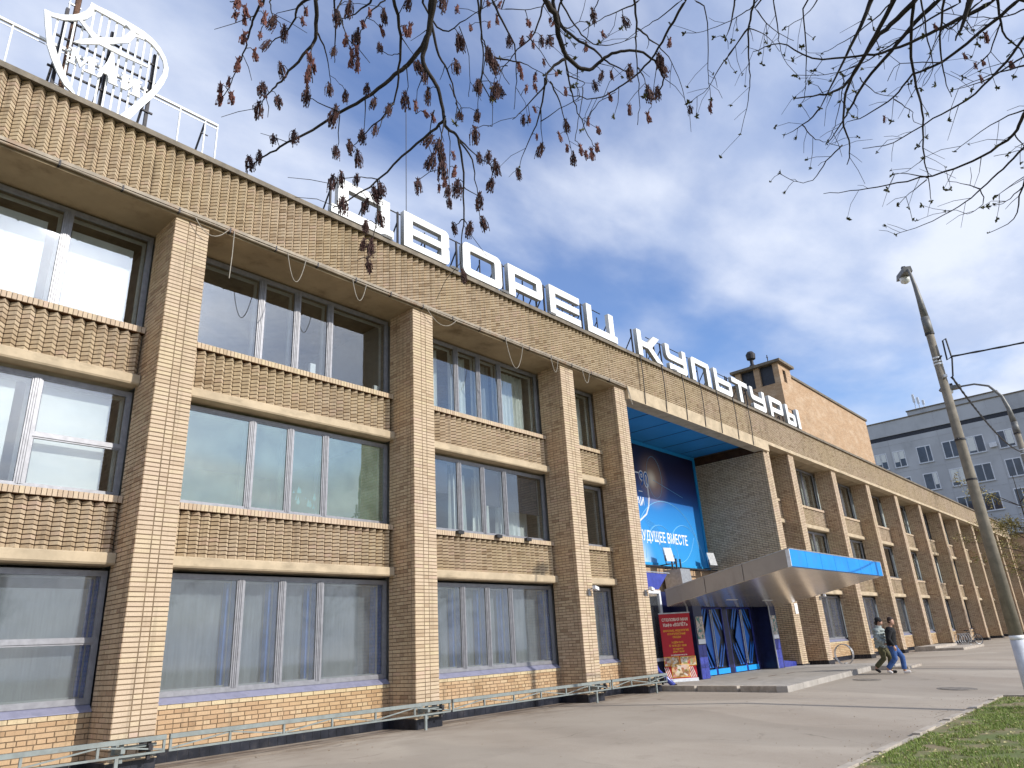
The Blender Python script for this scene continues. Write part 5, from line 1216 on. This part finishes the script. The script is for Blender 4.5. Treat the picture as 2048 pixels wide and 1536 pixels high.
Zs = {1: lambda x, y: (400+x/3.2, y/3.2), 2: lambda x, y: (900+x/3.2, y/3.2), 3: lambda x, y: (1450+x/3.2, y/3.2)}
HSIDE = P3(2420, 160, 5.0)            # a second fork of the right-hand tree, beside the view
def grow(T, hub, branches, clusters, smalls, buds, base_t, rr, twig_n, r0, tips='t'):
    """branches: (zone, root radius, [(x,y)...]); hub: point above the view where the boughs meet"""
    twigs = MB(); ends = []
    allp = []
    for (zn, rad, pts) in branches:
        t0 = base_t+rr.uniform(-.35,.35); dt = rr.uniform(-.25,.25)
        uv = [Zs[zn](*p) for p in pts]
        N = len(uv); P = [P3(u, v, t0+dt*i/max(1,N-1)) for i, (u, v) in enumerate(uv)]
        fine = []
        for i in range(N-1):
            p0 = P[max(i-1,0)]; p1 = P[i]; p2 = P[i+1]; p3 = P[min(i+2,N-1)]
            for k in range(4):
                s = k/4; q = .5*((2*p1)+(p2-p0)*s+(2*p0-5*p1+4*p2-p3)*s*s+(3*p1-p0-3*p2+p3)*s**3)
                fine.append(q+Vector((rr.gauss(0,1),rr.gauss(0,1),rr.gauss(0,1)))*.0022)
        fine.append(P[-1])
        rad *= .74; n = len(fine); rads = [max(.0018, rad*(1-.82*(i/(n-1))**.9)) for i in range(n)]
        start = fine[0]
        m = MB()
        if uv[0][1] < 30 or uv[0][0] > 2035:                  # rises out of view: join it to the bough
            hub_ = hub
            if uv[0][1] >= 30 or uv[0][0] > 2035: hub_ = HSIDE
            mid = (start+hub_)/2+Vector((0,0,.10)); pre = [hub_, mid.lerp(hub_,.4)+Vector((0,0,.05)), mid, start.lerp(mid,.4)]
            m.tube(pre+fine, [rad*1.6,rad*1.4,rad*1.25,rad*1.1]+rads, 7)
        else: m.tube(fine, rads, 6)
        m.build('branch', M['bark'], T, smooth=True)
        allp += [(fine[i], (fine[min(i+1,n-1)]-fine[max(i-1,0)]).normalized(), rads[i]) for i in range(2, n)]
        ends.append(fine[-1])
        for _ in range(int(twig_n*n/10)):
            i = rr.randrange(2, n); d = (fine[min(i+1,n-1)]-fine[i-1]).normalized()
            side = d.cross(px_ray(*uv[0])).normalized()*rr.choice((-1,1)); l = rr.uniform(.04,.20); v1 = (d*.6+side*rr.uniform(.4,1.0)+Vector((0,0,-.25))).normalized()
            p0 = fine[i]; p1 = p0+v1*l*.5; p2 = p1+(v1+Vector((rr.gauss(0,.3),rr.gauss(0,.3),-.35))).normalized()*l*.5
            twigs.tube([p0,p1,p2], [max(.0016,min(.003,rads[i]*.5)),.0016,.0012], 4); ends.append(p2); allp.append((p2, v1, .0015))
    twigs.build('twigs', M['bark'], T, kind='stuff')
    def nearest(q): return min(allp, key=lambda a: (a[0]-q).length_squared)
    stems = MB()
    for lst, meshes, nm, sc in ((clusters, TS, 'flower_tassel', (.62,1.02)), (smalls, TP_, 'young_tassel', (.75,1.05))):
        for (zn, x, y) in lst:
            u, v = Zs[zn](x, y-(55 if nm == 'flower_tassel' else 28)); best = None
            dirv = px_ray(u, v)
            # hang it at the depth of the branch it grows on
            bp = min(allp, key=lambda a: ((a[0]-CAM)-dirv*((a[0]-CAM).dot(dirv))).length)
            t = (bp[0]-CAM).dot(dirv); q = CAM+dirv*t
            o = link(nm, rr.choice(meshes), T); o.location = q; s = rr.uniform(*sc); o.scale = (s*rr.uniform(.9,1.25), s, s*rr.uniform(.9,1.2)); o.rotation_euler = (rr.gauss(0,.15), rr.gauss(0,.15), rr.uniform(0,6.28))
            if (bp[0]-q).length > .012:
                md = (bp[0]+q)/2+Vector((0,0,.012)); stems.tube([bp[0], md, q], [.0022,.0018,.0018], 4)
    if stems.v: stems.build('flower_stalks', M['bark'], T, kind='stuff')
    nb = 0
    for e in ends:
        if buds and rr.random() < buds and nb < 170:
            o = link('leaf_bud', rr.choice(BD), T); o.location = e; s = rr.uniform(.45,.95); o.scale = (s,s,s); o.rotation_euler = (rr.uniform(0,6),rr.uniform(0,6),rr.uniform(0,6)); nb += 1
def trunk(T, base, top, hubs, r):
    m = MB(); b, t = Vector(base), Vector(top)
    m.tube([b-Vector((0,0,.3)), b+Vector((0,0,.25)), b.lerp(t,.35)+Vector((.08,.05,0)), b.lerp(t,.7)+Vector((-.06,.03,0)), t], [r*1.5,r*1.1,r*.95,r*.85,r*.7], 14); m.build('trunk', M['bark'], T, smooth=True)
    for h_ in hubs:
        m = MB(); mid = t.lerp(h_,.5)+Vector((0,0,1.0)); pts = []
        for i in range(11):
            s = i/10; pts.append(t.lerp(mid,s).lerp(mid.lerp(h_,s),s))
        m.tube(pts, [r*.6*(1-.78*i/10) for i in range(11)], 9); m.build('bough', M['bark'], T, smooth=True)
    rr = random.Random(int(abs(base[0])*10)); m = MB()
    for i in range(5):                                        # boughs on the side away from the view
        a = rr.uniform(2.6, 5.2); e = t+Vector((math.cos(a)*2.4, math.sin(a)*2.4, rr.uniform(1.5,3.2)))
        m2 = MB(); m2.tube([t, t.lerp(e,.5)+Vector((0,0,.35)), e], [r*.45, r*.28, r*.08], 7); m2.build('bough', M['bark'], T, smooth=True)
        for k in range(7):
            q = t.lerp(e, rr.uniform(.4,1)); w_ = q+Vector((rr.gauss(0,.5),rr.gauss(0,.5)-.3,rr.uniform(-.2,.9))); m.tube([q, (q+w_)/2+Vector((0,0,.1)), w_], [.012,.008,.004], 5)
    m.build('twigs', M['bark'], T, kind='stuff')
rt_ = random.Random(21)
T1 = thing('maple_tree', 'bare maple whose branches hang into the top of the view with brown flower tassels', 'tree')
h1 = P3(880, -330, 3.5); h2 = P3(1130, -300, 3.8)
BR1 = [(1,.007,[(410,0),(350,100),(310,220),(290,310),(235,450),(190,550),(130,640)]),(1,.010,[(720,-20),(640,30),(610,90),(570,190),(470,265),(440,300)]),(1,.012,[(740,0),(745,200),(720,285),(600,430),(500,540),(440,600),(380,690)]),
 (1,.006,[(745,200),(800,320),(830,480),(832,600)]),(1,.006,[(860,0),(862,280),(862,400)]),(1,.018,[(1480,0),(1470,150),(1440,270),(1330,410),(1250,480),(1100,600),(900,720),(720,830),(520,940),(400,1010),(300,1080)]),
 (1,.010,[(1240,0),(1285,230),(1270,440),(1240,660),(1060,850),(960,950)]),(1,.015,[(1500,0),(1450,260),(1430,400),(1520,560),(1560,740),(1510,820),(1340,960),(1140,1150),(930,1300),(850,1330)]),(1,.005,[(1138,1152),(1130,1400),(1110,1500),(1085,1600),(1070,1680)]),
 (1,.010,[(1560,740),(1590,830),(1650,880),(1680,1100),(1690,1400),(1672,1536),(1672,1720)]),(1,.010,[(1480,150),(1520,320),(1580,450),(1640,640),(1640,760)]),(1,.007,[(1650,890),(1740,1020),(1770,1200),(1800,1440)]),(1,.006,[(1650,880),(1750,980),(1880,1080)]),
 (1,.004,[(1690,1400),(1640,1440),(1620,1480)]),(1,.004,[(1690,1400),(1720,1460),(1730,1480)]),(1,.004,[(1680,1190),(1790,1270),(1800,1300)]),(1,.005,[(1060,640),(1050,850)]),(1,.004,[(890,720),(720,640),(690,620)]),(1,.004,[(895,735),(880,960),(870,990)]),
 (1,.004,[(1140,1150),(1040,1135),(930,1140),(860,1180)]),(1,.005,[(1180,0),(1080,90),(1040,180),(1010,250)]),(1,.006,[(1090,20),(960,100),(880,130)]),(1,.004,[(880,60),(930,200),(960,300),(1000,420)]),(1,.004,[(720,290),(715,400),(720,530)]),(1,.004,[(1280,340),(1230,350),(1150,330)]),
 (1,.007,[(1420,20),(1560,200),(1700,120),(1900,0)]),(1,.006,[(1800,0),(1800,210),(1830,330),(1790,560)]),(1,.004,[(1500,700),(1460,900),(1480,1000)]),(1,.005,[(1570,750),(1540,900),(1545,1080)]),(1,.004,[(1590,830),(1600,1010),(1590,1240)]),(1,.004,[(330,130),(290,60),(230,20),(190,10)]),(1,.004,[(450,0),(460,80),(520,170),(560,180)]),
 (1,.004,[(1320,420),(1330,560),(1310,640)]),(1,.004,[(1640,660),(1670,730),(1680,690)]),(1,.005,[(1240,660),(1200,700),(1140,830)])]
BR2 = [(2,.020,[(610,0),(680,120),(690,200),(720,310),(760,370),(840,440),(910,435),(990,370),(1090,330),(1210,330),(1310,390),(1360,480),(1350,560),(1320,600)]),(2,.013,[(660,-10),(690,140),(800,240),(920,320),(1000,390),(1110,450),(1180,480)]),(2,.012,[(740,370),(650,440),(615,480),(610,540),(500,670),(400,765)]),
 (2,.008,[(610,500),(580,700),(540,830),(470,980),(440,1080)]),(2,.005,[(580,700),(590,940)]),(2,.007,[(640,520),(700,650),(740,800),(780,985)]),(2,.007,[(740,380),(770,560),(820,720),(900,900),(940,955)]),(2,.009,[(1510,0),(1400,180),(1310,350),(1180,490),(1050,580),(940,630),(820,620),(700,590),(620,500)]),
 (2,.008,[(1180,0),(1195,180),(1190,260),(1200,420),(1215,640),(1200,800)]),(2,.007,[(1195,180),(1280,250),(1350,310),(1440,440),(1520,690)]),(2,.009,[(270,0),(330,130),(400,260),(425,400),(420,560),(410,700)]),(2,.007,[(610,0),(540,210),(430,320),(370,400),(300,480),(270,560)]),(2,.007,[(280,365),(400,390),(500,420),(610,480)]),
 (2,.008,[(180,0),(200,200),(210,400),(185,560),(178,740)]),(2,.007,[(700,-10),(800,160),(890,260),(1000,290),(1120,260),(1200,230)]),(2,.006,[(1220,0),(1100,60),(960,130),(850,200)]),(2,.007,[(720,0),(690,90),(740,180),(830,140),(890,145)]),(2,.005,[(760,480),(800,500),(860,530),(830,560),(790,550)]),(2,.004,[(580,780),(700,700),(830,620)]),
 (2,.004,[(950,0),(900,120),(870,260),(850,330)]),(2,.005,[(1480,0),(1330,120),(1220,190),(1120,260)]),(2,.004,[(60,170),(110,320),(130,480),(120,620)]),(2,.004,[(0,540),(40,640),(75,690)]),(2,.004,[(850,560),(830,720),(800,900)]),(2,.004,[(490,230),(560,300),(640,420),(700,470)]),(2,.004,[(330,60),(480,60),(600,40)]),
 (2,.004,[(1210,440),(1250,530),(1250,620)]),(2,.004,[(210,450),(260,540),(300,600)]),(2,.004,[(370,420),(320,440),(380,540)]),(2,.004,[(880,760),(950,660),(1060,590)])]
CL1 = [(440,320),(515,470),(400,600),(375,720),(495,680),(860,360),(830,600),(685,630),(480,170),(540,230),(1175,120),(1010,260),(1145,340),(600,900),(470,930),(315,1070),(380,1030),(870,1000),(930,640),(1070,600),(870,750),(1210,730),(1120,690),(1310,660),(1125,860),(1035,900),(955,960),(1010,1030),(1400,460),(1440,520),(1460,630),(1780,580),(1895,600),(1775,770),(1850,390),(1870,440),(1640,450),(1655,290),(1560,40),(1340,40),(960,70),(870,130),(1660,780),(1760,880),(1480,930),(1540,1010),(1490,1050),(1550,1100),(1450,1090),(1395,1210),(1590,1250),(1595,1320),(1650,1220),(1785,1040),(1850,1030),(1885,1090),(1865,1210),(1790,1300),(1805,1450),(1620,1490),(1730,1490),(850,1190),(905,1165),(1005,1180),(1155,1235),(1115,1265),(915,1330),(1070,1335),(1150,1420),(1060,1475),(1380,460),(1530,960),(1050,1590),(1095,1600),(1072,1720),(1680,1790)]
SM1 = [(230,120),(285,140),(285,250),(350,360),(245,420),(185,540),(130,580),(130,635),(200,635),(385,250),(415,130),(655,155),(680,90),(695,385),(720,430),(695,470),(680,525),(935,270),(970,355),(1000,340),(970,405),(1010,430),(1040,170),(1085,100),(1160,210),(1310,210),(1345,200),(1620,1010),(1630,1110),(250,20),(290,80),(380,20),(1440,745),(1490,770),(1380,690),(1530,1220),(1570,1180),(1770,1345)]
CL2 = [(240,370),(275,440),(185,580),(300,605),(175,770),(470,800),(585,985),(430,1140),(740,830),(790,1040),(975,520),(920,580),(1150,480),(1335,410),(1355,470),(1265,620),(1325,620),(1535,740),(910,120),(1110,170),(585,290),(640,290),(60,300),(380,290)]
SM2 = [(240,40),(130,195),(250,175),(300,140),(460,280),(500,165),(665,170),(640,150),(530,300),(455,490),(540,575),(490,590),(545,515),(975,240),(870,320),(555,895),(540,720),(505,780),(700,890),(885,795),(945,850),(940,960),(870,1010),(905,995),(835,970),(750,965),(1150,715),(1265,765),(1020,635),(1030,500),(680,495),(45,80),(320,50),(520,240),(1405,290),(740,600),(600,420),(440,440)]
grow(T1, h1, BR1, [(1,x,y) for x, y in CL1], [(1,x,y) for x, y in SM1], 0, 3.3, rt_, .9, .02)
T2 = thing('maple_tree', 'bare maple with reddish flower tassels hanging over the top centre of the view', 'tree')
grow(T2, h2, BR2, [(2,x,y) for x, y in CL2], [(2,x,y) for x, y in SM2], .22, 3.9, rt_, 1.4, .02)
trunk(T1, (-6.6,-17.2,-.2), (-6.2,-16.4,4.4), [h1], .17)
trunk(T2, (-3.2,-18.6,-.2), (-3.0,-18.0,4.6), [h2], .16)
T3 = thing('maple_tree', 'maple with bare dark twigs and opening green buds at the upper right', 'tree')
h3 = P3(1880, -380, 4.9)
BR3 = [(3,.010,[(190,0),(155,170),(150,330),(160,480),(150,640),(100,860)]),(3,.020,[(940,0),(860,180),(740,430),(610,690)]),(3,.008,[(612,690),(500,800),(380,865)]),(3,.018,[(1080,0),(960,230),(850,420),(790,550),(755,760),(800,940),(780,1055)]),(3,.022,[(1220,0),(1060,160),(960,250),(800,500),(720,580),(600,610),(440,630)]),(3,.020,[(1370,0),(1220,140),(1060,330),(900,520),(800,690),(750,780),(660,910)]),
 (3,.016,[(1720,10),(1500,120),(1300,220),(1060,320),(850,360),(560,370),(350,280),(180,330)]),(3,.024,[(1570,0),(1530,120),(1475,260)]),(3,.014,[(1890,0),(1700,150),(1400,390),(1200,480),(1080,620),(900,740),(780,780)]),(3,.013,[(1210,0),(1190,300),(1230,560),(1270,760),(1270,1000),(1300,1140),(1320,1285)]),(3,.013,[(2060,60),(1914,240),(1750,450),(1550,640),(1330,760),(1080,910),(880,950)]),
 (3,.014,[(2100,480),(1914,730),(1850,860),(1640,1000),(1400,1100),(1100,1170),(860,1215),(630,1240)]),(3,.010,[(2060,760),(1914,940),(1780,1080),(1640,1210),(1500,1320),(1270,1440),(1090,1500)]),(3,.008,[(2080,640),(1914,700),(1700,800),(1470,970)]),(3,.006,[(750,930),(650,1030),(560,1150),(440,1160),(355,1110)]),(3,.006,[(190,50),(300,180),(440,260)]),(3,.008,[(2000,1000),(1900,1200),(1850,1400),(1690,1490)]),
 (3,.009,[(1400,0),(1380,300),(1410,500),(1450,620)]),(3,.010,[(1750,0),(1780,200),(1914,350),(2050,500)]),(3,.006,[(2050,1050),(1914,1130),(1720,1260)]),(3,.007,[(1250,0),(1300,260),(1330,430),(1270,550)]),(3,.005,[(590,0),(520,90),(380,180)]),(3,.007,[(1640,0),(1450,180),(1390,190),(1280,420),(1210,560)]),(3,.006,[(1300,1140),(1170,1110),(1070,1115)]),(3,.005,[(1280,1010),(1230,1050),(1160,1100)]),(3,.005,[(1290,1150),(1180,1240),(1100,1310)]),
 (3,.006,[(1850,860),(1914,940),(2000,1010)]),(3,.006,[(1640,1210),(1540,1180),(1430,1160)]),(3,.005,[(1640,1220),(1650,1310),(1550,1370)]),(3,.007,[(1914,360),(1650,520),(1460,575)]),(3,.007,[(1914,420),(1700,480),(1500,560)]),(3,.006,[(500,60),(520,380),(510,600),(480,680)]),(3,.006,[(310,0),(340,200),(345,270),(380,380),(480,500)]),(3,.005,[(160,180),(280,240),(350,330)]),(3,.008,[(1500,20),(1250,160),(1000,330),(840,420),(640,480),(450,480)]),
 (3,.006,[(740,460),(760,520),(730,680),(690,840),(650,920)]),(3,.005,[(860,500),(960,590),(1100,620)]),(3,.006,[(1060,20),(900,170),(720,290),(620,340)]),(3,.005,[(500,800),(560,880),(650,910),(740,940)]),(3,.008,[(60,0),(30,180),(0,240)]),(3,.006,[(150,180),(40,330),(0,390)]),(3,.006,[(1914,60),(1780,110),(1600,110),(1350,80)]),(3,.006,[(1760,140),(1700,330),(1600,420),(1500,490)]),(3,.005,[(1900,1200),(1800,1290),(1720,1310)]),
 (3,.005,[(2050,1000),(1914,960),(1720,1000)]),(3,.005,[(1080,640),(1180,700),(1210,780)]),(3,.005,[(1400,400),(1120,410),(1040,520)])]
BR3 += [(2,.006,[(1560,0),(1640,80),(1650,400),(1660,530),(1670,640)]),(2,.006,[(1920,160),(1750,400),(1650,560),(1530,660)]),(2,.005,[(1920,60),(1800,130),(1620,200),(1500,215)])]
grow(T3, h3, BR3, [], [(3,x,y) for x, y in ((1340,190),(1530,380),(1600,440),(1650,420),(1635,520),(1830,430),(1670,250),(1020,780))]+[(2,1670,690),(2,1660,720)], .55, 4.9, rt_, 3.2, .02)
trunk(T3, (3.6,-20.4,-.2), (3.4,-19.7,5.2), [h3, HSIDE], .19)
# young yellow-green tree at the far right
def leafmat(name, c0, c1):
    mt, nt, b = newmat(name); nt.links.new(ramp(nt, attr(nt), [(0,c0),(1,c1)]), b.inputs['Base Color']); b.inputs['Roughness'].default_value = .7; return mt
M['budleaf'] = leafmat('budding_leaf', (.12,.10,.022), (.30,.25,.07))
def budtree(loc, H, Rc, seed, label, lf=1.0, nl=9):
    T = thing('budding_tree', label, 'tree', 'budding trees at the far end', loc); rr = random.Random(seed)
    m = MB(); m.tube([(0,0,-.2),(.05,0,H*.25),(-.03,.04,H*.5),(0,0,H*.9)], [.13,.10,.07,.02], 9); m.build('trunk', M['bark'], T, smooth=True)
    lv = MB(); bw = MB()
    for i in range(26):
        z = H*rr.uniform(.22,.85); a = rr.uniform(0,6.283); l = Rc*rr.uniform(.55,1.0)*(1.15-z/H*.6); e = Vector((math.cos(a)*l, math.sin(a)*l, z+l*rr.uniform(.15,.7)))
        p0 = Vector((0,0,z)); md = p0.lerp(e,.5)+Vector((0,0,.15)); bw.tube([p0,md,e], [.035,.02,.006], 5)
        for k in range(13):
            s = rr.uniform(.3,1); q = p0.lerp(e,s)+Vector((0,0,.1)); w_ = q+Vector((rr.gauss(0,.38),rr.gauss(0,.38),rr.gauss(.1,.32))); bw.tube([q,(q+w_)/2+Vector((0,0,.05)),w_], [.009,.006,.003], 4)
            for j in range(nl):
                c = q.lerp(w_, rr.uniform(.2,1.05))+Vector((rr.gauss(0,.07*lf),rr.gauss(0,.07*lf),rr.gauss(0,.07*lf))); d = Vector((rr.gauss(0,1),rr.gauss(0,1),rr.gauss(0,1))).normalized()*rr.uniform(.02,.05)*lf; n_ = d.orthogonal().normalized()*d.length*.5
                lv.add([tuple(c-d),tuple(c+n_),tuple(c+d),tuple(c-n_)], [(0,1,2,3)], rr.random())
    bw.build('branches', M['bark'], T, kind='stuff'); lv.build('crown', M['budleaf'], T, kind='stuff'); return T
budtree((60.0,-5.5,-.1), 13.0, 5.6, 9, 'yellow green budding tree at the right edge, nearer of the two beyond the lamp poles', 2.4, 16)
budtree((80.0,-4.6,-.1), 14.0, 5.6, 12, 'yellow green budding tree at the right edge, standing farther off by the end wall', 2.6, 14)

# trees across the road: the photograph shows them mirrored in the ground-floor windows
TL_ = 'leafing street tree across the road, mirrored in the lower windows'
src = budtree((-13,-36,0), 11.5, 4.2, 31, TL_); src['group'] = 'trees across the road'
for (x, y, rz, sc_) in ((-3,-39,1.1,1.1),(7,-35,2.3,.95),(17,-38,3.9,1.15),(29,-36,5.0,1.0),(43,-38,.6,1.1)):
    c = src.copy(); COL.objects.link(c); c.location = (x,y,0); c.rotation_euler = (0,0,rz); c.scale = (sc_,)*3
    for ch_ in src.children: d = ch_.copy(); COL.objects.link(d); d.parent = c
